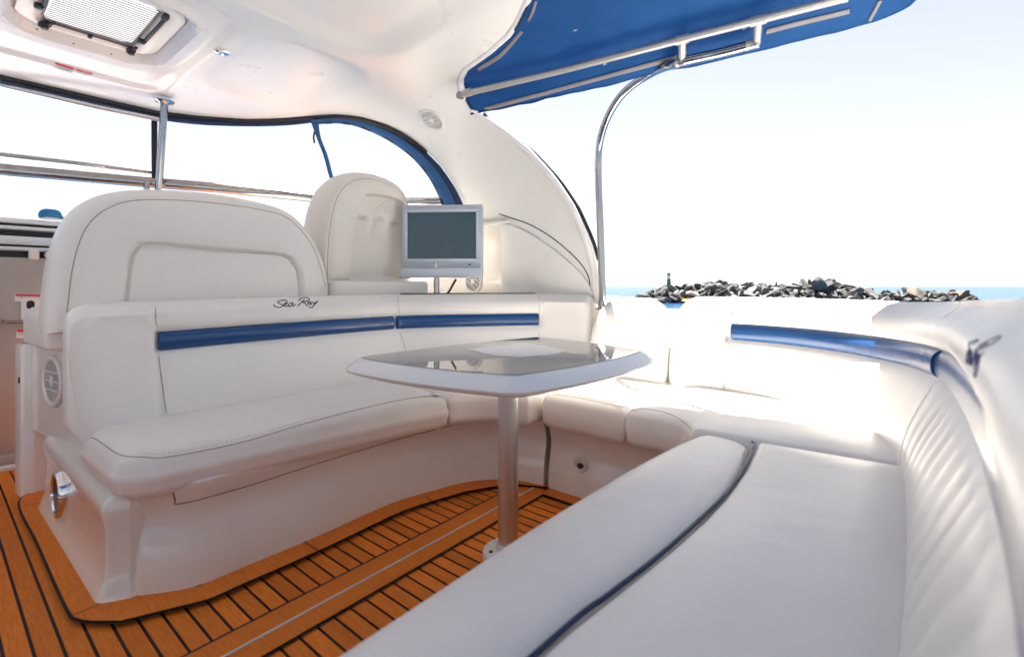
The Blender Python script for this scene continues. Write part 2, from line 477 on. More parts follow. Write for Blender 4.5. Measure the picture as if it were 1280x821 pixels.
# ------------------------------------------------------------------ sea, breakwater
SEA = -1.1
o = obj('water', ([(-9000, -9000, SEA), (9000, -9000, SEA), (9000, 9000, SEA), (-9000, 9000, SEA)], [[0, 1, 2, 3]]), M['water'], smooth=False); tag(o, kind='structure')
def boulder_mesh(seed, mat):
    rnd = random.Random(seed); bm = bmesh.new(); bmesh.ops.create_icosphere(bm, subdivisions=4, radius=1.15)
    planes = []
    for k in range(9):
        n = Vector((rnd.gauss(0, 1), rnd.gauss(0, 1), rnd.gauss(0, 1))).normalized(); planes.append((n, rnd.uniform(.32, .68)))
    for v in bm.verts:
        for n, d in planes:
            q = v.co.dot(n)
            if q > d: v.co -= n*(q-d)*.99
        v.co += v.co.normalized()*noise.noise(v.co*2.2+Vector((seed*3.1, 0, 0)))*.05
    for f in bm.faces: f.smooth = True
    for e in bm.edges:
        if len(e.link_faces) == 2 and e.calc_face_angle(0) > .22: e.smooth = False
    me = bpy.data.meshes.new('boulder'); bm.to_mesh(me); bm.free(); me.materials.append(mat); return me
RM = {k: [boulder_mesh(i*10+j, M[k]) for i in range(5)] for j, k in enumerate(('rock', 'rockbrown', 'rockorange', 'rockdark'))}
DR = 60.0
top = [(764, 377), (790, 373), (806, 369), (815, 360), (826, 360), (845, 358), (870, 357), (888, 351), (905, 352), (935, 352), (962, 354), (1003, 355), (1012, 352), (1024, 346), (1040, 351), (1052, 357), (1062, 359), (1086, 361), (1094, 366), (1108, 367), (1118, 364), (1145, 361), (1162, 366), (1180, 366), (1205, 365), (1216, 369), (1230, 376)]
mound = MB(); Vm = []; Fm = []
US = [764+6*i for i in range(79)]
for u in US:
    tv = interp(top, u)
    for dd, hh in ((-3.2, 0), (-1.5, .45), (0, .8), (2.5, .8), (5, 0)):
        zt = EYE.z+(HZN-tv)/FPX*DR
        p = at(u, HZN, d=DR+dd); p.z = SEA-.3+max(.05, (zt-.35-SEA))*hh+.1*noise.noise(p*.9); Vm.append(p)
for i in range(len(US)-1):
    for k in range(4): Fm.append([i*5+k, i*5+k+1, (i+1)*5+k+1, (i+1)*5+k])
o = obj('breakwater_mound', (Vm, Fm), M['rockdark'], smooth=False); tag(o, kind='structure')
rocks = []
def rock(u, v, d, px, kind, name='boulder', flat=1.0):
    o = bpy.data.objects.new(name, random.choice(RM[kind])); COL.objects.link(o)
    o.location = at(u, v, d=d); s = px/2/FPX*d
    o.scale = (s*random.uniform(.95, 1.35), s*random.uniform(.8, 1.15), s*flat*random.uniform(.85, 1.15))
    o.rotation_euler = (random.uniform(-.9, .9), random.uniform(-.9, .9), random.uniform(0, 6.28)); return o
G1 = 'grey granite boulders of the breakwater'
LAB = {'rock': 'rough grey granite boulder heaped on the breakwater beyond the side bench',
       'rockdark': 'dark wet boulder among the grey rocks low on the breakwater',
       'rockorange': 'orange stained boulder low at the left end of the breakwater',
       'rockbrown': 'brown boulder at the low right hand end of the breakwater'}
u = 806
while u < 1226:
    tv = interp(top, u)-1.6; v = 376.5; k = 0
    while v > tv+2.5:
        px = random.choice((9, 11, 13, 16, 19)) if u < 1090 else random.uniform(8, 13)
        kind = 'rock'
        if u > 1088: kind = random.choice(('rockbrown', 'rockdark', 'rockdark', 'rock'))
        elif v > 371 and 845 < u < 905 and random.random() < .55: kind = 'rockorange'
        elif random.random() < .2 or (v > 370 and random.random() < .35): kind = 'rockdark'
        o = rock(u+random.uniform(-3, 3), max(v, tv+px*.32), DR-2.4+k*1.1, px, kind); tag(o, LAB[kind], 'rock', {'rock': G1, 'rockdark': 'dark wet breakwater boulders', 'rockorange': 'orange stained breakwater boulders', 'rockbrown': 'brown boulders of the low breakwater end'}[kind])
        v -= px*random.uniform(.36, .5); k += 1
    u += random.uniform(4.8, 7)
for (u, v, px, kind, lab) in ((1022, 355.5, 20, 'rock', 'tallest pale boulder crowning the breakwater'), (1037, 359, 22, 'rockdark', 'big dark boulder leaning right of the tallest boulder on the breakwater'),
                        (1083, 367, 16, 'rockdark', 'black rounded boulder where the high part of the breakwater ends'), (1148, 367.5, 24, 'rockbrown', 'wide brown ridge rock on the low right part of the breakwater'),
                        (1199, 370, 19, 'rockbrown', 'last brown boulder at the right before the cushion hides the breakwater'),
                        (796, 371.5, 9, 'rockdark', 'dark boulder just left of the breakwater, nearest to its end'),
                        (774, 375, 9, 'rockdark', 'lone low dark boulder farthest left in the water'),
                        (803, 372, 10, 'rock', 'grey boulder touching the left tip of the breakwater beside a dark one'), (787, 376.5, 6, 'rockdark', 'smallest dark rock awash between two boulders left of the breakwater')):
    o = rock(u, v, DR-1.5, px, kind); tag(o, lab, 'rock')
# beacon
p = at(836, 364, d=DR+.5); k = (DR+.5)/FPX
bc = thing('harbour_beacon', p, 'small green and white beacon tower standing on the left end of the breakwater', 'beacon')
obj('plinth', lathe(p, [(4.6*k, -2*k), (4.6*k, 1.5*k), (3.2*k, 2*k), (3.0*k, 5*k)], seg=20), M['beacon_white'], bc)
obj('tower', lathe(p, [(2.75*k, 5*k), (2.1*k, 15.5*k)], seg=20), M['beacon_green'], bc)
obj('upper_band', lathe(p, [(2.15*k, 15.5*k), (2.0*k, 20*k)], seg=20), M['beacon_white'], bc)
obj('lantern', lathe(p, [(2.6*k, 20*k), (2.6*k, 20.8*k), (1.7*k, 21*k), (1.7*k, 22.8*k), (2.3*k, 23*k), (.3*k, 24*k)], seg=20), M['beacon_dark'], bc)

# ------------------------------------------------------------------ teak cockpit sole
deck = obj('deck', box((-1.6, .55, -.03), (4.1, 4.3, .06), 0), M['caulk'], smooth=False); tag(deck, kind='structure')
# foot line of the settee base, read off the sole
SB = [(-1.70, .372)]+[tuple(at(u, v, z=0)[:2]) for u, v in ((240, 742), (300, 718), (394, 678), (488, 635.5), (542, 618.5), (585, 607.5), (630, 604), (655, 607), (679, 612))]
SBs = [Vector(p[:2]) for p in cr([Vector((x, y)) for x, y in SB], 8)]
pl = MB()
y = .269-.0485*24; w = .0485
while y < 1.75:
    for x0, x1 in ((-3.38, .2),):
        pl.add(([(x0, y+.0035, .004), (x1, y+.0035, .004), (x1, y+w-.0035, .004), (x0, y+w-.0035, .004)], [[0, 1, 2, 3]]))
    y += w
o = obj('deck_plank', pl, M['teak'], deck, smooth=False)
def sheet(poly, z): 
    P = [Vector((p[0], p[1], z)) for p in poly]; return P, [list(range(len(P)))]
# margin board round the settee
marg = [(-2.95, .46), (-2.93, .33), (-2.80, .252), (-2.3, .252), (-1.80, .252), (-1.69, .265), (-1.60, .33)]
mid = [p+Vector((.088, -.012)) for p in SBs if p.y > .50 and p.y < 1.5]
mo = cr([Vector(p) for p in marg], 6)+[mid[0]]+mid
edge_end = [Vector((-1.36, 1.66)), Vector((-1.21, 1.735))]
MO = mo+edge_end
inner = [Vector((-1.2, 2.1)), Vector((-2.95, 2.1))]
def grow(P, e):
    out = []
    for i, p in enumerate(P):
        t = (P[min(i+1, len(P)-1)]-P[max(i-1, 0)]).normalized(); out.append(p+Vector((t.y, -t.x))*e)
    return out
kp = MB(); kc = MB()
for a, b in ((-1.338, -1.2655), (-1.2595, -1.196)):
    kp.add(sheet([(a, .02), (b, .02), (b, 1.72), (a, 1.72)], .012))
kc.add(sheet([(-1.352, .02), (-1.189, .02), (-1.189, 1.735), (-1.352, 1.735)], .008))
# side bench margin
kc.add(sheet([(-1.24, 1.668), (-.4, 1.668), (-.4, 1.9), (-1.24, 1.9)], .0095)); kp.add(sheet([(-1.2, 1.675), (-.4, 1.675), (-.4, 1.9), (-1.23, 1.9)], .014))
obj('margin_caulk', MB().add(sheet(grow(MO, .007)+inner, .016)).add((kc.v, kc.f)), M['caulk'], deck, smooth=False)
mb_ = MB().add(sheet(MO+inner, .020)); mb_.add((kp.v, kp.f))
obj('margin_board', mb_, M['teak'], deck, smooth=False)
o = obj('hatch_edge_strip', box((-1.2625, .86, .0135), (.005, 1.70, .004), 0), M['seamw'], deck, smooth=False)
jt = MB()
for a, b in (((-1.72, .25), (-1.72, .31)), ((-2.72, .25), (-2.72, .31)), ((-1.5, .83), (-1.6, .83)), ((-1.44, 1.30), (-1.55, 1.33))):
    d = Vector(b)-Vector(a); n = Vector((-d.y, d.x)).normalized()*.0018
    jt.add(sheet([Vector(a)-n, Vector(b)-n, Vector(b)+n, Vector(a)+n], .024))
obj('board_joint', jt, M['caulk'], deck, smooth=False)

# ------------------------------------------------------------------ settee
ST = thing('settee', (-1.9, .95, 0), 'long white vinyl settee with blue stripe and script lettering, facing aft behind the table', 'settee')
# moulded base: hollow below, flaring out to the seat
bprof = [(0, 0), (.0, .03), (.004, .08), (.016, .14), (.030, .19), (.034, .225), (.024, .262), (.010, .292), (-.001, .312), (-.002, .325), (.004, .334), (.35, .334), (.35, 0)]
def resamp_prof(pr):
    out = []
    for a, b in zip(pr, pr[1:]+pr[:1]):
        L = math.hypot(b[0]-a[0], b[1]-a[1]); k = max(1, int(L/.02)); out += [(a[0]+(b[0]-a[0])*i/k, a[1]+(b[1]-a[1])*i/k) for i in range(k)]
    return out
path = SBs
base = obj('seat_base', sweep(path, resamp_prof(bprof), mod=None, side=1, r0=.03), M['gel'], ST)
# long recessed locker lip under the cushion
tb = bvh(base)
def seam(pix, tree, r, lift=.0006, seg=6, sm=6, step=None):
    pts = cr([Vector(p) for p in pix], sm); out = []
    for p in pts:
        q, n = hit(tree, p.x, p.y, lift)
        if q is not None: out.append(q)
    return tube(out, r, seg) if len(out) > 1 else ([], [])
lip = seam([(216, 613), (219, 624), (226, 629), (300, 610), (400, 578), (500, 548), (583, 527), (592, 524), (597, 515)], tb, .0016)
obj('locker_joint', lip, M['dark'], ST)
# scupper notch at the foot
q, n = hit(tb, 249, 736, .002)
if q: obj('scupper', lathe(q-Vector((0, 0, .012)), [(.004, 0), (.026, .0), (.026, .003), (.018, .004)], ax=n, seg=20, sx=1.0), M['black'], ST)
# end panel and plinth facing the walkway
pz = MB()
plin = fillet([(-2.70, .295), (-1.735, .31), (-1.70, .372), (-1.70, .5), (-2.70, .5)], [.03, .035, .01, 0, 0], 6)
def prings(poly, rings):
    P = dense(poly, .05)
    if area(P) < 0: P.reverse()
    V = []; Fc = []; m = len(P)
    for e, z in rings:
        for p in inset(P, e): V.append(Vector((p.x, p.y, z)))
    for k in range(len(rings)-1):
        for i in range(m):
            j = (i+1) % m; Fc.append([k*m+i, k*m+j, (k+1)*m+j, (k+1)*m+i])
    fill_cap(V, Fc, [(len(rings)-1)*m+i for i in range(m)], rings[-1][1], 0, 1, None, coarse=True); fill_cap(V, Fc, list(range(m)), rings[0][1], 0, 1, None, coarse=True); return V, Fc
obj('plinth', prings(plin, [(-.008, 0), (-.006, .02), (.004, .045), (.014, .075), (.018, .11), (.018, .20), (.013, .235), (.008, .258), (.008, .272), (.014, .288), (.024, .298), (.034, .301)]), M['gel'], ST)
endp = fillet([(-2.95, .285), (-2.2, .395), (-2.06, .415), (-2.06, .6), (-2.95, .6)], [.03, .05, .01, 0, 0], 6)
ep = obj('end_panel', prings(endp, [(0, .29), (0, .655), (.004, .668), (.012, .675)]), M['gel'], ST)
ep2 = obj('end_post', prings(fillet([(-3.02, .25), (-2.90, .265), (-2.88, .30), (-2.88, .5), (-3.02, .5)], [.03, .03, .01, 0, 0]), [(0, 0), (0, .64), (.006, .652), (.02, .655)]), M['gel'], ST)
def ring_fit(name, c, n, r, parent, mat, sx=1, depth=.012, ref=None):
    return obj(name, lathe(c, [(r*.62, -.002), (r*.66, depth*.3), (r*.8, depth), (r*.93, depth), (r, depth*.4), (r, -.004)], ax=n, seg=40, sx=sx, ref=ref), mat, parent)
# speaker in the end panel
yN = Vector((0, -1, 0))
def speaker(parent, c, n, r, refup=UP, hole='grille', slats=8):
    n = Vector(n).normalized(); ux = refup.cross(n).normalized(); uy = n.cross(ux)
    rim = obj('speaker_rim', lathe(c, [(r*.76, .0), (r*.78, .010), (r*.88, .014), (r*.96, .010), (r, 0), (r, -.01), (r*.76, -.01)], ax=n, seg=44, ref=ux), M['plastic'], parent)
    obj('speaker_cone', lathe(c, [(.001, .002), (r*.77, .003), (r*.77, -.003)], ax=n, seg=40, ref=ux), M[hole], rim)
    g = MB()
    for k in range(-slats, slats+1):
        x = r*.76*k/(slats+.5); hgt = math.sqrt(max(0, (r*.76)**2-x*x))
        if hgt > .004: g.add(box(Vector(c)+ux*x+n*.008, (.0024 if slats > 5 else .0045, hgt*2, .004), 0, (ux, uy, n)))
    for y_ in (-.33, 0, .33): g.add(box(Vector(c)+uy*(r*y_)+n*.0085, (r*1.36, .005, .004), 0, (ux, uy, n)))
    g.add(lathe(Vector(c)+n*.006, [(r*.2, 0), (r*.2, .006), (r*.1, .007)], ax=n, seg=24))
    obj('speaker_grille', g, M['plastic'], rim, smooth=False)
    return rim
c = Vector((-2.62, .333, .524)); speaker(ST, c, (.145, -.989, 0), .105, slats=4)
c = at(53, 487, Y=.335); obj('switch', box((-2.93, .262, .50), (.022, .008, .026), .002), M['black'], ST)
c = at(66, 621, Y=.332); c = Vector((-2.35, .314, .155))
rg = obj('vent_ring', lathe(c, [(.066, -.02), (.066, .012), (.072, .018), (.082, .016), (.088, .004), (.088, -.01)], ax=yN, seg=44), M['chrome'], ST)
obj('vent_well', lathe(c, [(.0665, .006), (.055, -.0), (.001, -.004), (.001, -.01), (.0665, -.01)], ax=yN, seg=40), M['black'], rg)
# cushions
Cf = cr([Vector(p) for p in ((-1.615, .40), (-1.60, .60), (-1.565, .90), (-1.53, 1.15), (-1.48, 1.40))], 6)
cor = cr([Vector(p) for p in ((-1.48, 1.402), (-1.43, 1.51), (-1.35, 1.57), (-1.215, 1.60))], 6)
mainc = fillet([(-2.06, .322), (-1.625, .337)]+[tuple(p) for p in Cf[6:]]+[(-2.06, 1.52)], [.03, .10]+[0]*(len(Cf)-7)+[.02, .02], 9)
seat = obj('seat_cushion', slab(mainc,   .30, .447, .06, .045, crown=.010, bulge=.006, cw=.09), M['vinyl'], ST)
cornc = [(-1.485, 1.405)]+[tuple(p) for p in cor[1:]]+[(-1.215, 2.3), (-1.6, 2.3), (-2.06, 1.7), (-2.06, 1.53)]
seat2 = obj('corner_cushion', slab(fillet(cornc, [.01]+[0]*(len(cor)-2)+[.015, 0, 0, 0, 0]), .305, .443, .04, .04, crown=.006), M['vinyl'], ST)
# backrest: lower pad, groove for the stripe, upper roll
def back_profile(zt, roll=.0):
    return resamp_prof([(0, .40), (.012, .50), (.030, .60), (.042, .655), (.058, .668), (.064, .70), (.060, .735), (.044, .742), (.040-roll, .765), (.044-roll, .80), (.060, zt-.035), (.085, zt-.012), (.12, zt), (.17, zt-.004), (.20, zt-.03), (.215, zt-.08), (.215, .40)])
bpath = resample([Vector(p) for p in ((-1.985, .29), (-1.985, 1.40))], .05)[:-1]+cr([Vector(p) for p in ((-1.985, 1.40), (-1.96, 1.58), (-1.80, 1.86), (-1.60, 2.12), (-1.47, 2.20), (-1.30, 2.225))], 8)
Lst = sum((b-a).length for a, b in zip(bpath, bpath[1:]))
Sseam = None
def bmod(s, a, z, L):
    # left bolster stands proud and fills the stripe groove; so does the far end
    if s < .23 or s > L-.28:
        k = smooth(.238, .222, s) if s < .5 else smooth(L-.275, L-.255, s)
        if a < .1 and .64 < z < .80: a = a*(1-k)+k*(.037+.012*(z-.65)/.15)
    z += .012*math.sin(min(1, s/1.2)*PI/2)-.0
    # seam dip between left bolster and centre
    for ss in (.232, 1.23):
        a += .010*math.exp(-((s-ss)/.008)**2) if a < .1 else 0
    if a < .1: a += .003*noise.noise(Vector((s*5, z*6, 1)))
    return a, z
def finer(P, step=.02): return resample(P, step)
back = obj('backrest', sweep(finer(bpath), back_profile(.845), r0=.07, r1=.05, mod=bmod, side=1), M['vinyl'], ST, sharp=math.radians(60))
def stripe_sweep(P, s0, s1, side, mod, a0=.060, hz=.034, zc=.7015, bul=.02):
    acc = 0; sub = []
    for a, b in zip(P, P[1:]):
        if s0-1e-6 <= acc <= s1: sub.append(a)
        acc += (b-a).length
    pr = []
    for k in range(17):
        q = -PI/2+PI*k/16; pr.append((a0-bul*math.cos(q), zc+hz*math.sin(q)))
    pr += [(a0+.02, zc+hz), (a0+.02, zc-hz)]
    return sweep(sub, pr, r0=.008, r1=.008, side=side, mod=mod)
fine = finer(bpath, .005)
def m2(s0):
    return lambda s, a, z, L: (a, z+.012*math.sin(min(1, (s+s0)/1.2)*PI/2))
obj('blue_stripe', stripe_sweep(fine, .236, 1.234, 1, m2(.24)), M['blue'], ST)
obj('blue_stripe', stripe_sweep(fine, 1.243, Lst-.27, 1, m2(1.2)), M['blue'], ST)
tbk = bvh(back, seat, seat2)
# lettering
SC = [[(500, 278), (480, 262), (420, 260), (360, 280), (350, 300), (390, 322), (432, 345), (400, 370), (350, 376), (300, 360), (280, 328)],
      [(438, 345), (490, 318), (500, 302), (470, 302), (450, 338), (470, 362), (515, 345)],
      [(585, 300), (548, 308), (520, 345), (540, 366), (580, 330), (590, 300), (580, 345), (600, 355), (630, 325)],
      [(775, 248), (720, 300), (670, 354)], [(685, 268), (720, 230), (780, 217), (840, 230), (850, 255), (800, 280), (735, 292)], [(750, 290), (800, 330), (822, 356)],
      [(882, 285), (850, 282), (830, 310), (850, 328), (882, 292), (872, 325), (895, 325)], [(912, 283), (915, 312), (940, 306), (988, 270)], [(988, 270), (930, 340), (890, 378), (845, 364)]]
lt = MB()
for st in SC: lt.add(seam([(320+x/12.8, 355+y/12.8) for x, y in st], tbk, .0022, .0005, 6, 5))
obj('script_lettering', lt, M['ink'], ST)
sm = MB()
sm.add(seam([(102, 541), (112, 546), (122, 550), (150, 568), (180, 571), (210, 571), (300, 553), (400, 524), (500, 500), (570, 492)], bvh(seat), .001))
obj('seat_piping', sm, M['dark'], ST)
stt = MB()
def stitches(pix, tree, L=.006, gap=.005, r=.0012, off=0):
    pts = cr([Vector(p) for p in pix], 24); P = [hit(tree, p.x, p.y, .0008)[0] for p in pts]; P = [p for p in P if p is not None]
    if len(P) < 2: return MB()
    P = resample(P, .004); out = MB(); i = 0
    while i+2 < len(P): out.add(tube([P[i], P[i+1]], r, 5)); i += 3
    return out
stt.add((lambda m: (m.v, m.f))(stitches([(176, 566), (210, 566), (300, 548), (400, 519)], bvh(seat))))
stt.add((lambda m: (m.v, m.f))(stitches([(86, 440), (91, 480), (101, 528)], bvh(back))))
obj('stitching', stt, M['stitch'], ST)
sm = MB()
sm.add(seam([(198, 442), (203, 480), (208, 516)], bvh(back), .0014)); sm.add(seam([(194, 384), (195, 400), (197, 416)], bvh(back), .0012))
sm.add(seam([(497, 371), (498.5, 385), (499, 398)], bvh(back), .0012)); sm.add(seam([(500, 416), (505, 430), (507, 440)], bvh(back), .0012)); sm.add(seam([(674, 370), (674, 398)], bvh(back), .0012)); sm.add(seam([(674, 416), (674, 424)], bvh(back), .0012))
obj('backrest_seam', sm, M['thread'], ST)

# ------------------------------------------------------------------ side bench (under the arch, against the hull side)
SD = thing('side_bench', (-.75, 1.95, 0), 'white side bench curving round the far aft corner, with sunlit seat and blue stripe', 'bench')
sbp = [Vector((-1.222, 1.742)), Vector((-.45, 1.742))]
obj('seat_base', sweep(resample(sbp, .05), resamp_prof([(0, 0), (.0, .03), (.004, .08), (.016, .14), (.026, .19), (.026, .225), (.012, .27), (-.012, .31), (-.03, .345), (-.035, .385), (.3, .385), (.3, 0)]), side=1, r0=.02), M['gel'], SD)
c = at(727, 580, Y=1.765); obj('courtesy_light', lathe((c.x, 1.772, c.z), [(.001, .014), (.012, .015), (.018, .022), (.026, .024), (.034, .012), (.035, -.01)], ax=(0, -1, 0), seg=30, sx=1.15), M['plastic'], SD)
obj('courtesy_lens', lathe((c.x, 1.754, c.z-.004), [(.001, .006), (.010, .006), (.012, -.002)], ax=(0, -1, 0), seg=20, sx=1.3), M['grille'], SD)
c1 = fillet([(-1.195, 1.665), (-.812, 1.655), (-.80, 2.3), (-1.205, 2.3)], [.02, .015, .02, .02])
P_back = cr([Vector(p) for p in ((-.86, 2.18), (-.6, 2.195), (-.40, 2.15), (-.2, 2.02), (-.075, 1.85), (-.02, 1.65), (-.005, 1.45), (0, 1.22), (0, 1.02), (-.006, .8), (-.016, .557), (-.03, .36), (-.042, .2))], 12)
c2 = fillet([(-.805, 1.655), (-.67, 1.66), (-.575, 1.625), (-.525, 1.555), (-.02, 1.597), (.06, 1.597), (.06, 2.0), (-.2, 2.3), (-.795, 2.3)], [.015, .08, .06, .015, 0, 0, .1, .1, .02], 8)
sc1 = obj('seat_cushion', slab(c1, .30, .443, .035, .04, crown=.010, bulge=.004, cw=.08), M['vinyl'], SD)
sc2 = obj('seat_cushion', slab(c2, .30, .443, .035, .04, crown=.008, bulge=.004, cw=.08), M['vinyl'], SD)
# first backrest pad: a low broad pod
podp = resample([Vector((-1.285, 2.15)), Vector((-.868, 2.15))], .025)
pod = obj('backrest_pad', sweep(podp, resamp_prof([(0, .40), (.004, .55), (.018, .66), (.03, .72), (.045, .775), (.075, .815), (.12, .838), (.18, .842), (.24, .825), (.27, .78), (.28, .40)]), r0=.04, r1=.04, side=1, mod=lambda s, a, z, L: (a+.02*(1-math.sin(PI*min(1, max(0, s/L))))*(a < .2), .4+(z-.4)*(1-abs((s-L/2)/(L/2+.002))**4.5)**.42)), M['vinyl'], SD, sharp=math.radians(60))
def ctop(s):  # the cushion top climbs towards the near end of the aft bench
    return interp([(0, 0), (.9, 0.0), (1.3, .018), (1.9, .036), (3, .04)], s)
def pleat(s, s0):
    if s < s0: return 0
    x = ((s-s0)/.085) % 1
    return .011*abs(math.sin(PI*x))**.6-.006
def kmod(off, pl0=None):
    def f(s, a, z, L):
        S = s+off
        if S < .15: z = .4+(z-.4)*(.52+.48*max(0, 1-((.15-S)/.152)**2.4)**.5)
        if z > .6: z += ctop(S)*(z-.6)/.27
        if a < .12:
            a += .003*noise.noise(Vector((S*4, z*5, 3)))
            if .44 < z < .66 and pl0 is not None: a -= pleat(S, pl0)*smooth(.44, .49, z)*smooth(.66, .62, z)
            if S > .75: a += .040*smooth(.50, .72, z)*smooth(.75, 1.3, S)
            if S > 1.3 and .74 < z: a -= .005*smooth(1.35, 1.9, S)*smooth(.99, .86, z)
            if S < .25 and .64 < z < .80: k = smooth(.26, .23, S); a = a*(1-k)+k*(.036+.02*(z-.65)/.15)
            for ss in (.255,): a += .008*math.exp(-((S-ss)/.008)**2)
        return a, z
    return f
PB = finer(P_back, .0125); Sb = [0]
for a, b in zip(PB, PB[1:]): Sb.append(Sb[-1]+(b-a).length)
cut = next(i for i, p in enumerate(PB) if p.y < 1.60 and p.x > -.2)
kback = obj('backrest', sweep(PB[:cut+1], back_profile(.852), r0=.07, r1=.012, mod=kmod(0, None), side=1), M['vinyl'], SD, sharp=math.radians(60))
def kstr(off):
    return lambda s, a, z, L: (a+.040*smooth(.50, .72, z)*smooth(.75, 1.3, s+off), z+ctop(s+off)*(z-.6)/.27)
obj('blue_stripe', stripe_sweep(PB, .27, Sb[cut]-.004, 1, kstr(.27), bul=.022, hz=.036), M['blue'], SD)
tk = bvh(kback, sc1, sc2, pod)
obj('cushion_piping', seam([(691, 493), (720, 497), (760, 505), (779, 509)], bvh(sc1), .0011), M['thread'], sc1)
obj('cushion_piping', seam([(783, 511), (815, 512), (845, 521), (864, 536)], bvh(sc2), .0011), M['thread'], sc2)
sm = MB()
sm.add(seam([(915, 374), (915, 388), (914, 408)], bvh(kback), .0012)); sm.add(seam([(911, 428), (907, 460), (904, 490)], bvh(kback), .0012))
obj('backrest_seam', sm, M['thread'], kback)

# ------------------------------------------------------------------ aft bench (nearest)
AB = thing('aft_bench', (-.2, .7, 0), 'near white bench with rounded front bolster, navy piping and pleated backrest at the right', 'bench')
obj('seat_base', box((-.25, .62, .15), (.44, 1.9, .30), .02), M['gel'], AB)
seatz = lambda x, y: .006*noise.noise(Vector((x*3, y*2.2, 4)))
apath = [(-.365, -.35), (.05, -.35), (.06, 1.588), (-.335, 1.562), (-.325, 1.49), (-.308, 1.3), (-.302, 1.105), (-.306, .97), (-.317, .83), (-.331, .70), (-.349, .554), (-.359, .40), (-.365, .2)]
an = obj('seat_cushion', slab(fillet(apath, [.02, .02, .02, .02]+[0]*9, 8), .29, .445, .022, .03, crown=.014, zfun=seatz, cw=.12, cn=5), M['vinyl'], AB)
bol = [(-.57, -.35), (-.34, -.35), (-.338, 1.0), (-.325, 1.50), (-.37, 1.557), (-.52, 1.545), (-.545, 1.45), (-.562, 1.0)]
# bolster: a swept profile that rounds over to the front
bp_ = [(-.0, .30)]
for k in range(13):
    q = k/12*PI/2; bp_.append((.115*(1-math.cos(q)), .33+.115*math.sin(q)))
bp_ += [(.150, .447), (.185, .444), (.208, .436), (.216, .425), (.216, .30)]
bpth = cr([Vector(p) for p in ((-.60, -.35), (-.608, .2), (-.612, .7), (-.600, 1.1), (-.578, 1.38), (-.548, 1.548))], 16)
PIPE = [(-1, -.372), (.2, -.370), (.40, -.364), (.554, -.354), (.70, -.336), (.83, -.322), (.97, -.311), (1.105, -.307), (1.3, -.313), (1.49, -.330), (1.6, -.345)]
def bolmod(s, a, z, L):
    y = -.35+s; bx = interp([(p.y, p.x) for p in bpth], y); k = (interp(PIPE, y)-.006-bx)/.216
    return a*(1+(k-1)*min(1, a/.216)), z+.004*noise.noise(Vector((s*3, a*8, 2)))
bolster = obj('front_bolster', sweep(finer(bpth, .02), [(a, z) for a, z in bp_], r0=.02, r1=.007, side=-1, mod=bolmod), M['vinyl'], AB)
pp = [at(u, v, z=.441) for u, v in ((655, 836), (707, 780), (763, 738), (833, 683), (900, 620), (925, 585), (940, 557))]
pp = [Vector((-.352, -.33, .441)), Vector((-.352, .2, .441))]+pp[1:]
pp = [Vector((interp(PIPE, p.y), p.y, .4385)) for p in pp]
obj('piping', tube(cr(pp, 10), .0042, 10), M['piping'], AB)
obj('corner_piping', tube(cr([Vector((-.331, 1.49, .4385)), Vector((-.338, 1.545, .438)), Vector((-.352, 1.578, .434))], 6), .003, 8), M['piping'], AB)
aback = obj('backrest', sweep(PB[cut:], back_profile(.852, .006), r0=.012, r1=.05, mod=kmod(Sb[cut], Sb[cut]+.03), side=1), M['vinyl'], AB, sharp=math.radians(60))
obj('blue_stripe', stripe_sweep(PB, Sb[cut]+.008, Sb[-1]-.06, 1, kstr(Sb[cut]), bul=.022, hz=.036), M['blue'], AB)
lt = MB(); ta = bvh(aback)
# same script, seen at a grazing angle: written on the pad along its length
hitp = hit(ta, 1217, 440, 0)[0]
if hitp is not None:
    for st in SC:
        pts = []
        for x, y in cr([Vector((a, b)) for a, b in st], 5):
            yy = hitp.y-(x-635)/700*.17; zz = hitp.z+(300-y)/160*.045
            q, nn, i, d = ta.ray_cast(Vector((-.6, yy, zz)), Vector((1, 0, 0)))
            if q is not None: pts.append(q+Vector((-.0006, 0, 0)))
        if len(pts) > 1: lt.add(tube(pts, .0008, 6))
    obj('script_lettering', lt, M['ink2'], AB)

# ------------------------------------------------------------------ hull side outside the seats
HL = thing('hull_side', (-1.2, 2.5, SEA), 'white moulded hull side and deck edge outside the seat backs', 'hull')
hp = cr([Vector(p) for p in ((-3.6, 2.42), (-2.4, 2.44), (-1.2, 2.46), (-.6, 2.44), (-.15, 2.3), (.18, 1.95), (.27, 1.5), (.28, .8), (.28, -.3))], 8)
obj('gunwale', sweep(hp, resamp_prof([(-.10, .70), (-.08, .775), (-.02, .785), (.10, .77), (.16, .73), (.18, .66), (.10, .2), (-.1, SEA), (-.16, SEA), (-.1, .2)]), side=1), M['gel'], HL)
obj('aft_bounce_deck', slab(fillet([(.30, -1.75), (2.3, -1.55), (2.75, -.4), (2.75, 1.4), (2.3, 2.4), (.34, 2.5), (.36, .9)], [.1, .3, .4, .4, .3, .1, .1]), .1, .66, .04, .02), M['gel'], HL)  # unseen white deck, added to bounce sunlight onto roof and settee
obj('near_bounce_deck', slab([(-3.9, -1.95), (.6, -1.85), (.6, -1.32), (-3.9, -1.40)], .2, .80, .03, .02), M['gel'], HL)  # out of view; added to reflect sun in from the near side
obj('fore_bounce_deck', slab([(-5.2, -1.4), (-5.2, 2.1), (-6.0, 1.9), (-7.6, .5), (-6.0, -1.1)], .3, .70, .04, .02, crown=.03), M['gel'], HL)  # unseen deck ahead, added to throw sunlight up under the roof
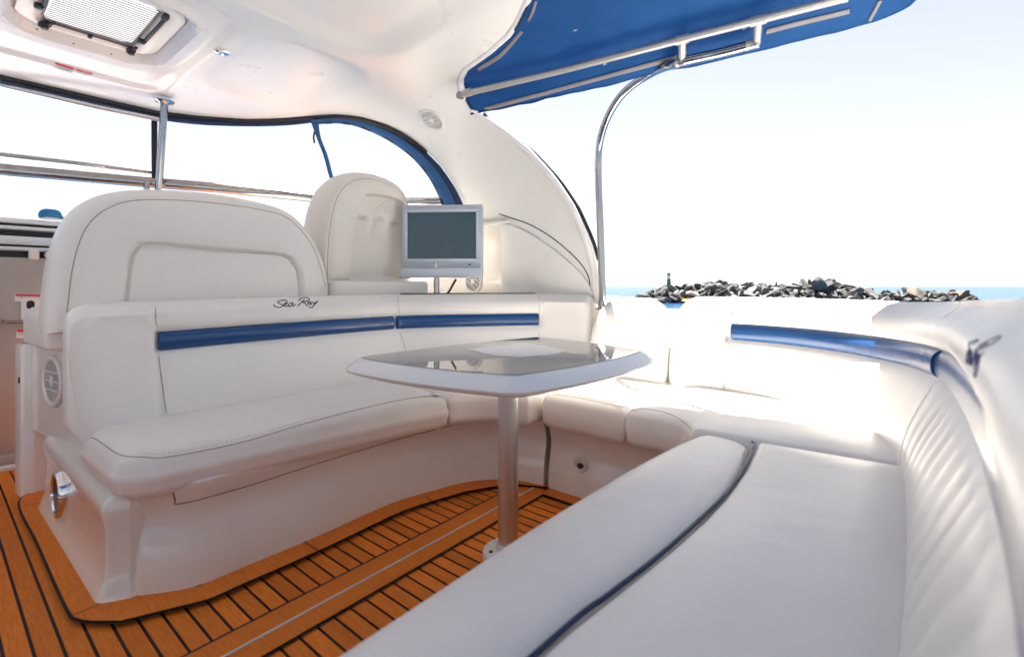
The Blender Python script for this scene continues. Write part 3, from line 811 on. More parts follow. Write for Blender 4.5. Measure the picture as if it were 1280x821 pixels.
# side coaming below the arch
CO = thing('side_console', (-2.3, 1.9, 0), 'cream moulded ledge behind the settee corner, under the television', 'ledge')
ld = [(-2.21, 1.33), (-2.20, 1.62), (-1.98, 1.97), (-1.78, 2.22), (-1.62, 2.38), (-1.25, 2.42), (-1.25, 2.52), (-3.0, 2.52), (-3.0, 1.33)]
ledge = obj('ledge_top', slab(ld, .3, .846, .012, .01), M['gel'], CO)
obj('seat_box', slab(fillet([(-2.24, 1.31), (-2.20, 1.62), (-2.20, 1.93), (-2.9, 1.93), (-2.9, 1.31)], [.03, .05, .04, .02, .02]), .84, .93, .02, .004), M['cream'], CO)
obj('liner_wall', box((-2.45, 2.46, 1.06), (1.15, .05, .46), .01), M['gel'], CO)
obj('liner_sun_block', box((-2.45, 2.37, 1.30), (1.15, .22, .02), .004), M['gel'], CO)  # added over the recess to keep direct sun off the liner wall
gk = [Vector((p.x, p.y, .853)) for p in [Vector((x, y)) for x, y in ((-2.195, 1.70), (-2.06, 1.90), (-1.92, 2.08), (-1.78, 2.24), (-1.70, 2.31))]]
obj('gasket', tube(cr(gk, 6), .009, 8), M['black'], CO)

# ------------------------------------------------------------------ helm bench seen from behind
Xh = -2.24
def YZ(pix, X): return [Vector((at(u, v, X=X).y, at(u, v, X=X).z)) for u, v in pix]
UXh, UYh, UNh = Vector((0, 1, 0)), UP, Vector((1, 0, 0))
HS = thing('helm_bench', (-2.4, .8, .3), 'wide cream helm bench seen from behind, with a long recess in its back', 'seat')
oh = YZ([(84, 390), (92, 330), (108, 285), (136, 260), (176, 250), (250, 252), (325, 262), (362, 274), (388, 303), (400, 330), (407, 358)], Xh)
oh = [Vector(p[:2]) for p in cr([Vector((p.x, p.y, 0)) for p in oh], 5)]
oh = oh+[Vector((oh[-1].x, .745)), Vector((oh[0].x, .745))]
rc = YZ([(150, 420), (158, 340), (166, 312), (186, 303), (270, 310), (352, 317), (370, 330), (377, 350), (380, 420)], Xh)
rc = [Vector(p[:2]) for p in cr([Vector((p.x, p.y, 0)) for p in rc], 5)]
ce = Vector(((oh[0].x+oh[-3].x)/2-.02, .86))
def rec(x, y):  # step inside the recess
    return -.022+.016*smooth(1.062, 1.045, y)
oout = [ce+(p-ce)*1.0 for p in oh]
R_ = [(oout, -.02, -.26), (oout, -.045, -.22), (oout, -.055, -.15), (oout, -.05, -.08), (oout, -.035, -.035), (oout, -.012, -.008), (oout, 0.0, -.004), (oout, .02, .004), (oout, .06, .012), (oout, .10, .014), (rc, -.012, .014), (rc, -.004, .012), (rc, .004, .002), (rc, .010, -.016), (rc, .02, rec), (rc, .05, rec), (rc, .085, rec), (rc, .12, rec), (rc, .16, rec), (rc, .22, rec)]
hb = obj('back_shell', polar(ce, R_, (Xh, 0, 0), UXh, UYh, UNh, N=260), M['hshell'], HS, sharp=math.radians(40))
ph = [Vector((Xh-.004, p.x, p.y)) for p in oh[:-2]]
obj('piping', tube([p+Vector((.0, 0, 0)) for p in ph], .0018, 8), M['thread'], HS)
obj('seat_cushion', slab(fillet([(-2.98, .27), (-2.5, .29), (-2.46, .34), (-2.46, 1.25), (-2.98, 1.25)], [.06, .05, .02, .02, .05]), .655, .815, .05, .02, crown=.01), M['vinyl'], HS)

# ------------------------------------------------------------------ companion bucket seat
Xb = -2.36
BS = thing('bucket_seat', (-2.6, 1.65, .93), 'tall cream bucket seat seen from behind, with moulded emblem, left of the television', 'seat')
ob = YZ([(409, 352), (411, 300), (417, 262), (427, 238), (446, 225), (470, 225), (496, 236), (507, 250), (512, 275), (514, 310), (514, 352)], Xb)
ob = [Vector(p[:2]) for p in cr([Vector((p.x, p.y, 0)) for p in ob], 6)]
rb_ = YZ([(436, 352), (441, 300), (447, 268), (453, 249), (462, 243), (490, 247), (503, 255), (507, 270), (509, 300), (510, 352)], Xb)
rb_ = [Vector(p[:2]) for p in cr([Vector((p.x, p.y, 0)) for p in rb_], 6)]
cb = Vector((sum(p.x for p in ob)/len(ob), 1.12))
zl = at(470, 271, X=Xb).z
def recb(x, y):
    base_ = -.024
    if y < zl:
        w_ = .5+.5*math.cos((x-cb.x)*2*PI/.115)
        return base_-.03*smooth(zl, zl-.012, y)*(1-.75*w_*smooth(zl-.11, zl-.02, y))
    return base_
Rb = [(ob, 0, -.24), (ob, -.035, -.22), (ob, -.05, -.16), (ob, -.05, -.10), (ob, -.035, -.03), (ob, -.012, -.004), (ob, 0, -.002), (ob, .012, .006), (ob, .03, .012), (rb_, -.008, .012), (rb_, -.002, .010), (rb_, .001, 0), (rb_, .005, -.02), (rb_, .009, recb)]+[(rb_, .009+.0165*k, recb) for k in range(1, 30)]
bsh = obj('back_shell', polar(cb, Rb, (Xb, 0, 0), UXh, UYh, UNh, N=240), M['cshell'], BS, sharp=math.radians(32))
obj('piping', tube([Vector((Xb-.002, p.x, p.y)) for p in ob], .0018, 8), M['thread'], BS)
tb2 = bvh(bsh); lg = MB()
for st in ([(466, 263), (470, 261.5), (476, 257.5), (481, 253.5), (487, 252), (489, 249)], [(467, 263.5), (474, 262), (480, 258), (485, 255), (486.5, 257.5), (482, 260), (479.5, 260.5)], [(480, 264.5), (486, 265.5), (491, 264.5)]):
    lg.add(seam(st, tb2, .006, -.001, 8, 5))
obj('moulded_emblem', lg, M['cshell'], BS)

# ------------------------------------------------------------------ pedestal table
zt = .67
TB = thing('pedestal_table', (-1.02, 1.225, 0), 'white pedestal table with smoked glassy top in the middle of the cockpit', 'table')
tp = [at(u, v, z=zt) for u, v in ((445, 447), (645, 470.5), (806, 439.5), (672, 421.5))]
T0, T1, T2, T3 = [Vector((p.x, p.y)) for p in tp]
def bow(a, b, k, n=10):
    m_ = (a+b)/2; d = b-a; nrm = Vector((d.y, -d.x)).normalized()
    return [a.lerp(b, t/n)+nrm*(k*4*(t/n)*(1-t/n)) for t in range(n)]
tout = bow(T0, T1, .035)+bow(T1, T2, .03)+bow(T2, T3, .035)+bow(T3, T0, .03)
if area(tout) < 0: tout = tout[::-1]
touto = fillet(tout, [.035 if i % 10 == 0 else 0 for i in range(len(tout))], 5)
def shrink(P, e): return inset(dense(P, .02), e)
D = dense(touto, .02); 
if area(D) < 0: D.reverse()
def rings3(P, rr):
    V = []; Fc = []; m = len(P)
    for e, z in rr:
        for p in inset(P, e): V.append(Vector((p.x, p.y, z)))
    for k in range(len(rr)-1):
        for i in range(m):
            j = (i+1) % m; Fc.append([k*m+i, k*m+j, (k+1)*m+j, (k+1)*m+i])
    Fc.append(list(range(m))[::-1]); Fc.append([(len(rr)-1)*m+i for i in range(m)]); return V, Fc
top_ = obj('tabletop', rings3(D, [(.03, zt-.056), (-.01, zt-.053), (-.036, zt-.042), (-.042, zt-.034), (-.034, zt-.022), (-.006, zt-.003), (.002, zt), (.02, zt)]), M['table'], TB, sharp=math.radians(50))
obj('glass_inlay', rings3(D, [(.006, zt-.004), (.006, zt+.0015), (.008, zt+.0025)]), M['tglass'], top_, smooth=False)
la = [at(u, v, z=zt+.003) for u, v in ((585, 436.5), (610, 433), (650, 430.8), (680, 432.5), (710, 439), (690, 443.5), (650, 446.5), (620, 444.5), (600, 440.5))]
obj('white_placard', prism([Vector((p.x, p.y)) for p in la], (0, 0, zt+.0028), Vector((1, 0, 0)), Vector((0, 1, 0)), UP, .0015), M['inlay'], top_, smooth=False)
lc = Vector((-1.02, 1.232, 0))
obj('pedestal', lathe(lc, [(.0335, .02), (.0335, zt-.05)], seg=40), M['satin'], TB)
obj('floor_socket', lathe(lc, [(.085, .0), (.085, .016), (.082, .024), (.072, .028), (.040, .030), (.040, .05), (.035, .05)], seg=48), M['plastic'], TB)
obj('socket_screw', lathe(lc+Vector((-.03, -.052, .028)), [(.007, 0), (.006, .003), (.001, .0035)], seg=14), M['black'], TB)

# ------------------------------------------------------------------ television
dT = 2.84; ct = at(551.5, 302, d=dT)
a_ = math.radians(5); nT = (-FWD*math.cos(a_)-RGT*math.sin(a_)).normalized(); uT = UP.cross(nT).normalized()
k = dT/FPX
TV = thing('television', (ct.x, ct.y, .85), 'small silver flat television on a short metal post at the settee corner', 'television')
obj('casing', box(ct-nT*.035+UP*(.003), (103*k, 91*k, .06), .008, (uT, UP, nT), 3), M['silver'], TV)
# bezel ring
def frame4(c, w_, h_, bw, th, ux, uy, un, r=.002):
    m = MB()
    m.add(box(c+uy*(h_/2-bw/2), (w_, bw, th), r, (ux, uy, un))); m.add(box(c-uy*(h_/2-bw/2), (w_, bw, th), r, (ux, uy, un)))
    m.add(box(c+ux*(w_/2-bw/2), (bw, h_-2*bw-.0006, th), r, (ux, uy, un))); m.add(box(c-ux*(w_/2-bw/2), (bw, h_-2*bw-.0006, th), r, (ux, uy, un)))
    return m
cs = ct+UP*((302-294.5)*k)+uT*(.7*k)
obj('bezel', frame4(cs+nT*.003, 95*k, 66*k, 4*k, .016, uT, UP, nT), M['silver2'], TV)
obj('screen', box(cs-nT*.003, (87.2*k, 58.2*k, .008), .001, (uT, UP, nT)), M['screen'], TV, smooth=False)
obj('speaker_bar', box(ct-UP*(39*k)+nT*.008, (103*k, 12.5*k, .03), .008, (uT, UP, nT), 3), M['silver2'], TV)
obj('power_light', box(ct-UP*(28.8*k)+uT*(36*k)+nT*.0005, (3*k, 1.6*k, .01), .001, (uT, UP, nT)), M['black'], TV)
pb = ct-nT*.02-uT*(7*k); 
obj('post', lathe((pb.x, pb.y, .846), [(.05, 0), (.05, .008), (.017, .01), (.017, .2)], seg=28), M['steel'], TV)
cbp = [at(570, 349, d=2.9), at(566, 356, d=2.9), at(560, 366, d=2.92), at(554, 368.5, d=2.95), at(548, 369, d=2.97)]
CB = obj('television_cable', tube(cr(cbp, 6), .007, 8), M['black'], loc=cbp[-1]); tag(CB, 'black cable hanging from the television down to the ledge', 'cable')

# ------------------------------------------------------------------ hardtop and arch
prof = [(-1.45, 1.90), (-1.2, 1.97), (-.9, 2.005), (-.3, 2.02), (.3, 2.025), (.9, 2.02), (1.4, 2.01), (1.7, 1.99), (1.9, 1.945), (2.04, 1.86), (2.13, 1.74), (2.20, 1.58), (2.26, 1.40), (2.31, 1.15), (2.345, .95), (2.36, .80)]
PR = cr([Vector((y_, z_, 0)) for y_, z_ in prof], 8)
PS = [0]
for a, b in zip(PR, PR[1:]): PS.append(PS[-1]+(b-a).length)
def on_profile(u, v):
    """where a sight line meets the hardtop's cross-section run fore and aft"""
    r = ray(u, v)
    for i in range(len(PR)-1):
        a, b = PR[i], PR[i+1]
        # EYE.y + t r.y = y ; EYE.z + t r.z = z
        ny, nz = -(b.y-a.y), (b.x-a.x)
        den = r.y*ny+r.z*nz
        if abs(den) < 1e-9: continue
        t = ((a.x-EYE.y)*ny+(a.y-EYE.z)*nz)/den
        if t <= 0: continue
        y_, z_ = EYE.y+t*r.y, EYE.z+t*r.z
        s = ((y_-a.x)*(b.x-a.x)+(z_-a.y)*(b.y-a.y))/((b-a).length_squared)
        if -1e-4 <= s <= 1+1e-4: return (EYE.x+t*r.x, PS[i]+s*(b-a).length)
    return None
def prof_at(s):
    s = min(max(s, 0), PS[-1]-1e-6)
    for i in range(len(PR)-1):
        if s <= PS[i+1]:
            t = (s-PS[i])/(PS[i+1]-PS[i]); q = PR[i].lerp(PR[i+1], t); d = (PR[i+1]-PR[i]).normalized()
            return q.x, q.y, Vector((0, -d.y, d.x))  # outward-up normal
fpx = [(0, 94), (60, 108), (120, 122), (195, 139), (250, 146), (310, 150), (355, 149), (390, 146), (420, 144), (450, 147), (490, 160), (525, 182), (550, 206), (568, 232), (580, 258)]
apx = [(662, -4), (655, 12), (645, 32), (630, 52), (612, 66), (592, 78), (579, 90), (574, 104), (578, 119), (588, 134), (602, 150), (630, 168), (660, 192), (690, 225), (715, 262), (732, 300), (742, 335), (746, 368)]
fw = [q for q in (on_profile(*p) for p in fpx) if q]; af = [q for q in (on_profile(*p) for p in apx) if q]
fw.sort(key=lambda q: q[1]); af.sort(key=lambda q: q[1])
s_fw0 = fw[0][1]; s_af0 = af[0][1]
def s_z(z_):
    for i in range(len(PR)-1):
        if PR[i+1].y <= z_ and PR[i].x > 1: return PS[i+1]
fwt = [(0, -3.3), (.25, -3.62)]+[(s_fw0-.4, fw[0][0]), (s_fw0-.15, fw[0][0])]+[(s, x) for x, s in fw]+[(s_z(1.285), -2.30), (s_z(1.255), -1.945), (PS[-1], -1.925)]
aft = [(0, -1.7), (.3, -1.3), (.6, -1.02), (1.0, -.90), (s_af0-.9, -.86), (s_af0-.3, -.95)]+[(s, x) for x, s in af]+[(PS[-1], af[-1][0]+.01)]
HATCH = (-2.88, -2.40, .315, .65)
def rrect(x, y, R4, rad):
    cx, cy = (R4[0]+R4[1])/2, (R4[2]+R4[3])/2; hx, hy = (R4[1]-R4[0])/2-rad, (R4[3]-R4[2])/2-rad
    dx, dy = abs(x-cx)-hx, abs(y-cy)-hy
    return math.hypot(max(dx, 0), max(dy, 0))+min(max(dx, dy), 0)-rad
def relief(x, y, z):
    """moulded relief of the underside, along the surface normal"""
    h = 0
    if z > 1.9:
        d = rrect(x, y, HATCH, .05)
        h += .03*smooth(.10, .075, d)                      # flat well round the hatch
        h -= .022*math.exp(-((d-.125)/.022)**2)            # rolled rim
        h -= .010*smooth(.30, .16, d)*(1-smooth(.10, .075, d))
        d2 = rrect(x, y, (-3.02, -2.16, .98, 1.50), .14); h += .032*smooth(.04, -.09, d2)
        d3 = rrect(x, y, (-2.02, -1.02, .0, 1.40), .2); h += .035*smooth(.04, -.09, d3)
        d4 = rrect(x, y, (-3.36, -2.16, .0, .86), .12); h += .02*smooth(.02, -.03, d4)
    return h
HT = thing('hardtop', (-2.3, .6, 2.0), 'cream moulded hardtop sweeping down into an arch at the far side', 'hardtop')
NS, NX = 190, 150
V = []; Fc = []
ss = [PS[-1]*i/NS for i in range(NS+1)]
def shell(lift, rel):
    out = []
    for s in ss:
        y_, z_, n = prof_at(s); x0, x1 = interp(fwt, s), interp(aft, s)
        for k in range(NX+1):
            x = x0+(x1-x0)*k/NX
            # soften the lip towards both edges
            e = min(x-x0, x1-x); h = lift+(relief(x, y_, z_)*smooth(.0, .12, e) if rel else 0)
            out.append(Vector((x, y_, z_))+n*h)
    return out
lo = shell(0, True); hi = shell(.05, False); hi2 = []
for i, p in enumerate(hi): hi2.append(p+(Vector((0, 0, .06)) if p.z > 1.95 and lo[i].z > 1.95 else Vector((0, 0, 0))))
V = lo+hi2; n0 = len(lo); W = NX+1
for i in range(NS):
    for k in range(NX):
        a = i*W+k; pc = (lo[a]+lo[a+W+1])/2
        if rrect(pc.x, pc.y, HATCH, .05) < -.012: continue
        Fc.append([a, a+1, a+W+1, a+W]); Fc.append([n0+a, n0+a+W, n0+a+W+1, n0+a+1])
for i in range(NS):
    for k in (0, NX):
        a = i*W+k; Fc.append([a, a+W, n0+a+W, n0+a])
for k in range(NX):
    for i in (0, NS):
        a = i*W+k; Fc.append([a, a+1, n0+a+1, n0+a])
roof = obj('roof_shell', (V, Fc), M['gelroof'], HT, sharp=math.radians(50))
aedge = [lo[i*W+NX] for i in range(NS+1)]; fedge = [lo[i*W] for i in range(NS+1)]
obj('edge_roll', tube([p+Vector((0, 0, .012)) for p in aedge[::2]], .020, 12), M['gelroof'], HT)
tr_ = bvh(roof)
ws = [p for p in aedge if p.z < 1.90 and p.z > 1.0 and p.y > 1]
ws = [p+Vector((.026, .035, .0)) for p in ws]
obj('weather_strip', tube(ws[::2], .011, 8), M['black'], HT)
# gasket along the front lip
obj('front_gasket', tube([p+Vector((-.006, 0, -.008)) for p in fedge[2:NS-40:2]], .019, 10, flat=.8), M['black'], HT)
# inner side panel with a curved joint
sp = [(627, 284), (627, 372), (742, 372), (738, 348), (722, 326), (694, 301), (664, 283), (640, 274), (626, 269)]
joint = seam([(624, 267.5), (640, 273), (664, 281.5), (694, 300), (722, 325), (734, 342), (737.5, 355), (737, 368)], tr_, .0032, .001)
obj('panel_joint', joint, M['black'], HT)
joint2 = seam([(690, 346), (712, 358), (736, 370)], tr_, .0018, .001); obj('panel_joint', joint2, M['thread'], HT)
# lower panel standing proud of the arch
gv = []; gf = []; pv = [(627+ (742-627)*i/16) for i in range(17)]
def topv(u): return interp([(627, 279), (640, 281), (664, 292), (694, 312), (722, 336), (736, 352), (742, 366)], u)
for u in pv:
    for j in range(9):
        v = topv(u)+(371-topv(u))*j/8; q, n = hit(tr_, u, v, .012)
        if q is None: q = at(u, v, Y=2.33)
        gv.append(q)
for i in range(16):
    for j in range(8): a = i*9+j; gf.append([a, a+1, a+10, a+9])
bk = [p+Vector((0, .05, 0)) for p in gv]; nb = len(gv)
gf2 = gf+[[q+nb for q in f[::-1]] for f in gf]
bd = [i*9 for i in range(17)]+[16*9+j for j in range(1, 9)]+[i*9+8 for i in range(15, -1, -1)]+[j for j in range(7, 0, -1)]
for a, b in zip(bd, bd[1:]+bd[:1]): gf2.append([a, b, b+nb, a+nb])
obj('side_panel', (gv+bk, gf2), M['gelroof'], HT)
# speakers in the arch
q, n = hit(tr_, 540, 149, .002); speaker(HT, q, n, .085, hole='grille', slats=7)
q = at(592, 352, Y=2.433); speaker(CO, q, (0, -1, 0), .085, refup=Vector((.7, 0, 1)).normalized(), slats=7)
# deck light
q, n = hit(tr_, 278, 64, .0); 
dl = obj('ceiling_light', lathe(q, [(.034, -.002), (.034, .008), (.026, .014), (.02, .014), (.018, .008), (.001, .008)], ax=n, seg=30), M['chrome'], HT)
# screw-in caps
scw = MB()
for u, v in ((154, 8), (180, 8), (168, 13), (203, 47), (192, 65), (44, 22), (46, 37), (92, 55), (139, 68)):
    q, n = hit(tr_, u, v, .0)
    if q: scw.add(lathe(q, [(.004, 0), (.003, .002)], ax=n, seg=10))
obj('frame_screw', scw, M['dark'], HT)
# hatch
zh = 2.052
hx0, hx1, hy0, hy1 = HATCH; hc = Vector(((hx0+hx1)/2, (hy0+hy1)/2, zh))
hr = fillet([(hx0, hy0), (hx1, hy0), (hx1, hy1), (hx0, hy1)], .05, 6)
hf = MB()
for w0, z_, w1, z2 in ((-.075, zh-.004, -.04, zh-.012), (-.04, zh-.012, -.012, zh-.004), (-.012, zh-.004, .0, zh+.004)):
    P = dense(hr, .03)
    if area(P) < 0: P.reverse()
    m = len(P); A = inset(P, w0); B = inset(P, w1)
    Vh = [Vector((p.x, p.y, z_)) for p in A]+[Vector((p.x, p.y, z2)) for p in B]
    hf.add((Vh, [[i, (i+1) % m, m+(i+1) % m, m+i] for i in range(m)]))
RH = obj('roof_hatch', hf, M['gelroof'], HT)
sl = MB(); nsl = 22
for i in range(nsl):
    x = hx0+.012+(hx1-hx0-.024)*(i+.5)/nsl
    a = math.radians(12); wv = (hx1-hx0-.024)/nsl*.97
    sl.add(([(x-wv/2, hy0+.012, zh-.002), (x-wv/2, hy1-.012, zh-.002), (x, hy1-.012, zh+.006), (x, hy0+.012, zh+.006), (x+wv/2, hy0+.012, zh-.002), (x+wv/2, hy1-.012, zh-.002)], [[0, 1, 2, 3], [3, 2, 5, 4]]))
mbl = bpy.data.materials.new('pleated_blind'); mbl.use_nodes = True
nt = mbl.node_tree; b = nt.nodes['Principled BSDF']; b.inputs['Base Color'].default_value = (.42, .42, .44, 1); b.inputs['Roughness'].default_value = .7
t_ = nt.nodes.new('ShaderNodeBsdfTranslucent'); t_.inputs['Color'].default_value = (.30, .31, .33, 1); mx = nt.nodes.new('ShaderNodeMixShader'); mx.inputs[0].default_value = .4
nt.links.new(b.outputs[0], mx.inputs[1]); nt.links.new(t_.outputs[0], mx.inputs[2]); nt.links.new(mx.outputs[0], nt.nodes['Material Output'].inputs['Surface'])
PBl = obj('pleated_blind', sl, mbl, RH, smooth=False, flip=False)
rd = MB()
for i in range(nsl+1):
    x = hx0+.012+(hx1-hx0-.024)*i/nsl; rd.add(box((x, hc.y, zh-.003), (.0035, hy1-hy0-.026, .003), 0))
obj('pleat_edge', rd, M['zip'], RH, smooth=False)
obj('blind_bar', box((hx0+.006, hc.y, zh-.006), (.008, hy1-hy0-.02, .008), .002), M['dark'], RH)
def latch(c, dirv):
    m = MB(); d = Vector(dirv).normalized(); s_ = Vector((-d.y, d.x, 0))
    m.add(box(c-UP*.010, (.05, .028, .024), .006, (d, s_, UP))); m.add(box(c+d*.04-UP*.014, (.055, .012, .012), .004, (d, s_, UP)))
    m.add(lathe(c-UP*.03, [(.012, 0), (.014, .006), (.012, .016)], seg=16))
    return m
for (x, y_, d) in ((hx0-.008, hy0+.02, (1, .4, 0)), (hx0-.006, hy1-.015, (1, .1, 0))):
    L_ = obj('latch', latch(Vector((x, y_, zh-.006)), d), M['black'], RH)
for (x0, x1, y_) in ((hx0+.14, hx1-.02, hy1+.004), (hx0+.16, hx1-.02, hy0-.004)):
    m = MB(); m.add(box(((x0+x1)/2, y_, zh-.012), (x1-x0, .014, .014), .004)); m.add(box((x0, y_-.012, zh-.016), (.03, .03, .02), .005)); m.add(box((x1, y_-.005, zh-.014), (.04, .024, .02), .005))
    obj('hinge_arm', m, M['black'], RH)
obj('pull_tab', box((hx0+.004, hc.y, zh-.014), (.022, .016, .014), .004), M['black'], RH)
# warning stickers
def sticker(parent, name, tree, u, v, w_, h_, ur, vr, lines=3, twocol=False):
    q, n = hit(tree, u, v, .0); q2, _ = hit(tree, ur, vr, .0)
    ux = (q2-q); ux = (ux-n*ux.dot(n)).normalized(); uy = n.cross(ux)
    if uy.z < 0 and abs(uy.z) > .3: uy = -uy
    if abs(n.z) > .7 and uy.dot(FWD) > 0: uy = -uy   # reads from below, top towards the viewer's top
    P = obj(name, box(q+n*.0006, (w_, h_, .0012), 0, (ux, uy, n)), M['sticker'], parent, smooth=False)
    obj('warning_band', box(q+n*.0016+uy*(h_*.32), (w_*.96, h_*.30, .0008), 0, (ux, uy, n)), M['red'], P, smooth=False)
    t = MB()
    for i in range(lines): t.add(box(q+n*.0016+uy*(h_*(.06-.16*i)), (w_*(.84 if i < lines-1 else .6), h_*.06, .0008), 0, (ux, uy, n)))
    obj('small_print', t, M['stext'], P, smooth=False)
sticker(HT, 'warning_sticker', tr_, 80, 85, .075, .042, 90, 88)
sticker(HT, 'warning_sticker', tr_, 104.5, 91.5, .07, .036, 114, 94, lines=2)

# ------------------------------------------------------------------ canvas awning
AW = thing('canvas_awning', (-1.0, 1.0, 1.95), 'bright blue canvas awning stretched aft from the hardtop edge', 'awning')
eo = [Vector((-1.93, 1.995)), Vector((-.96, 2.13)), Vector((-.32, 2.225)), Vector((-.06, 2.225)), Vector((.02, 2.17)), Vector((.06, 2.06))]
# front edge follows the hardtop lip, aft edge is straight across
fe = [p for p in aedge if p.y <= 2.0 and p.y > -1.2 and p.z > 1.85]
fe = resample([Vector((p.x, p.y, 0)) for p in fe], .03)
ae = resample([Vector((.06, -1.2, 0)), Vector((.06, 2.06, 0))], .03)
def along(P, t):
    S = [0]
    for a, b in zip(P, P[1:]): S.append(S[-1]+(b-a).length)
    d = t*S[-1]
    for i in range(len(P)-1):
        if d <= S[i+1]+1e-9: return P[i].lerp(P[i+1], (d-S[i])/max(1e-9, S[i+1]-S[i]))
    return P[-1]
eoc = cr([Vector((p.x, p.y, 0)) for p in eo], 10)
NR, NC = 90, 70
Vc = []; 
rows = [1-(1-i/NR)**1.8 for i in range(NR+1)]
feS = fe+[Vector((-1.93, 1.995, 0))]
for w_ in rows:
    a = along(feS, w_); b = along(ae, w_)
    for k in range(NC+1):
        t = k/NC; L0 = a.lerp(b, t)
        Eo = along(eoc, t); base_line = along(feS, 1).lerp(along(ae, 1), t)
        q = L0+(Eo-base_line)*smooth(.55, 1, w_)
        dist = (1-w_)*(3.0)
        dd = max(0, (Eo-q).length)
        z_ = 1.885+.105*smooth(0, .22, dd)+.02*smooth(.2, 1.2, dd)
        fr = smooth(0, .12, t); z_ = z_*fr+(1-fr)*max(z_, 1.99 if dd > .15 else z_)
        z_ += .015*noise.noise(Vector((q.x*3, q.y*5, 0)))+.009*noise.noise(Vector((q.x*9, q.y*12, 5)))
        Vc.append(Vector((q.x, q.y, z_)))
Wc = NC+1; Fc = []
for i in range(NR):
    for k in range(NC): a = i*Wc+k; Fc.append([a, a+1, a+Wc+1, a+Wc])
cv = obj('canvas', (Vc, Fc), M['canvas'], AW)
md = cv.modifiers.new('thick', 'SOLIDIFY'); md.thickness = .003; md.offset = 1
tc_ = bvh(cv)
obj('hem', tube([Vc[NR*Wc+k] for k in range(NC+1)], .006, 8), M['blue'] if False else M['canvas'], AW)
def strip(tree, pa, pb, lift=.002, n=24):
    Va = []; 
    for A in (pa, pb):
        P = cr([Vector(p) for p in A], n)
        for p in P:
            q, nn = hit(tree, p.x, p.y, lift)
            Va.append(q if q is not None else None)
    m = len(Va)//2; V = []; F_ = []; idx = {}
    for i in range(m):
        if Va[i] is not None and Va[m+i] is not None: idx[i] = len(V); V += [Va[i], Va[m+i]]
    for i in range(m-1):
        if i in idx and i+1 in idx: F_.append([idx[i], idx[i+1], idx[i+1]+1, idx[i]+1])
    return V, F_
for pa, pb in (([(606, 133), (700, 108), (846, 68)], [(606, 138), (700, 113), (846, 74)]), ([(958, 36), (1000, 25), (1062, 10)], [(958, 42), (1000, 31), (1062, 16)]), ([(596, 84), (625, 65), (650, 37)], [(599, 88), (628, 69), (654, 39)]), ([(659, 24), (664, 12), (668, 0)], [(662, 25), (668, 13), (672, 0)]), ([(1085, 24), (1092, 12), (1098, 0)], [(1089, 25), (1096, 13), (1103, 0)])):
    V_, F_ = strip(tc_, pa, pb, .006)
    if F_: z_ = obj('zip_tape', (V_, F_), M['zip'], AW); z_.modifiers.new('t', 'SOLIDIFY').thickness = .002
sm = MB()
for st in ([(588, 84), (586, 110), (585, 140)], [(603, 78), (602, 105), (602, 141)], [(602, 82), (640, 58), (668, 32), (682, 0)], [(604, 147), (700, 120), (850, 80)], [(960, 50), (1030, 33), (1090, 20)]):
    sm.add(seam(st, tc_, .0016, .0005))
obj('canvas_seam', sm, M['navy'], AW)

# awning frame of tubes
AF = thing('awning_frame', (-1.25, 2.33, .78), 'tubular metal frame holding the blue awning, with a curved post standing on the hull side', 'frame')
def bar(pix, z): return [at(u, v, z=z) for u, v in pix]
mb1 = bar([(578, 118)], 1.90)+bar([(700, 89), (853, 49.5)], 1.915)+bar([(950, 25), (1060, -3)], 1.915)
obj('top_rail', tube(resample(mb1, .1), .0155, 14), M['cream_tube'], AF)
base_p = Vector((-1.262, 2.33, .775))
post = [base_p, at(751, 300, Y=2.325), at(748, 230, Y=2.32), at(748, 195, Y=2.31), at(752, 168, Y=2.29), at(763, 140, Y=2.26), at(782, 114, Y=2.22), at(812, 93, Y=2.17)]
lowr = bar([(850, 78), (900, 66.5), (946, 54.5)], 1.86)
obj('curved_post', tube(cr(post+lowr, 8), .0195, 16), M['steel'], AF)
obj('post_foot', lathe(base_p, [(.04, 0), (.04, .006), (.026, .012), (.025, .05), (.0205, .052)], seg=24), M['steel'], AF)
a, b = at(853, 49.5, z=1.915), at(853, 77, z=1.86); obj('link', tube([a, b], .016, 12), M['cream_tube'], AF)
a, b = at(948, 26, z=1.915), at(946, 54.5, z=1.86); obj('link', tube([a, b], .015, 12), M['cream_tube'], AF)
for u, v, z_, du in ((853, 49.5, 1.915, 8), (948, 25.8, 1.915, 10), (853, 77.3, 1.86, 8), (941, 55.8, 1.86, 8), (585, 116, 1.90, 4)):
    d = (at(u+du, v-du*.25, z=z_)-at(u-du, v+du*.25, z=z_)); c = at(u, v, z=z_)
    obj('joint_sleeve', tube([c-d*.5, c+d*.5], .0195, 14), M['cream_tube'], AF)
jw = at(577, 119, z=1.90); obj('eye_end', lathe(jw+Vector((-.01, 0, 0)), [(.02, -.012), (.02, .012)], ax=(0, 1, 0), seg=18), M['steel'], AF)

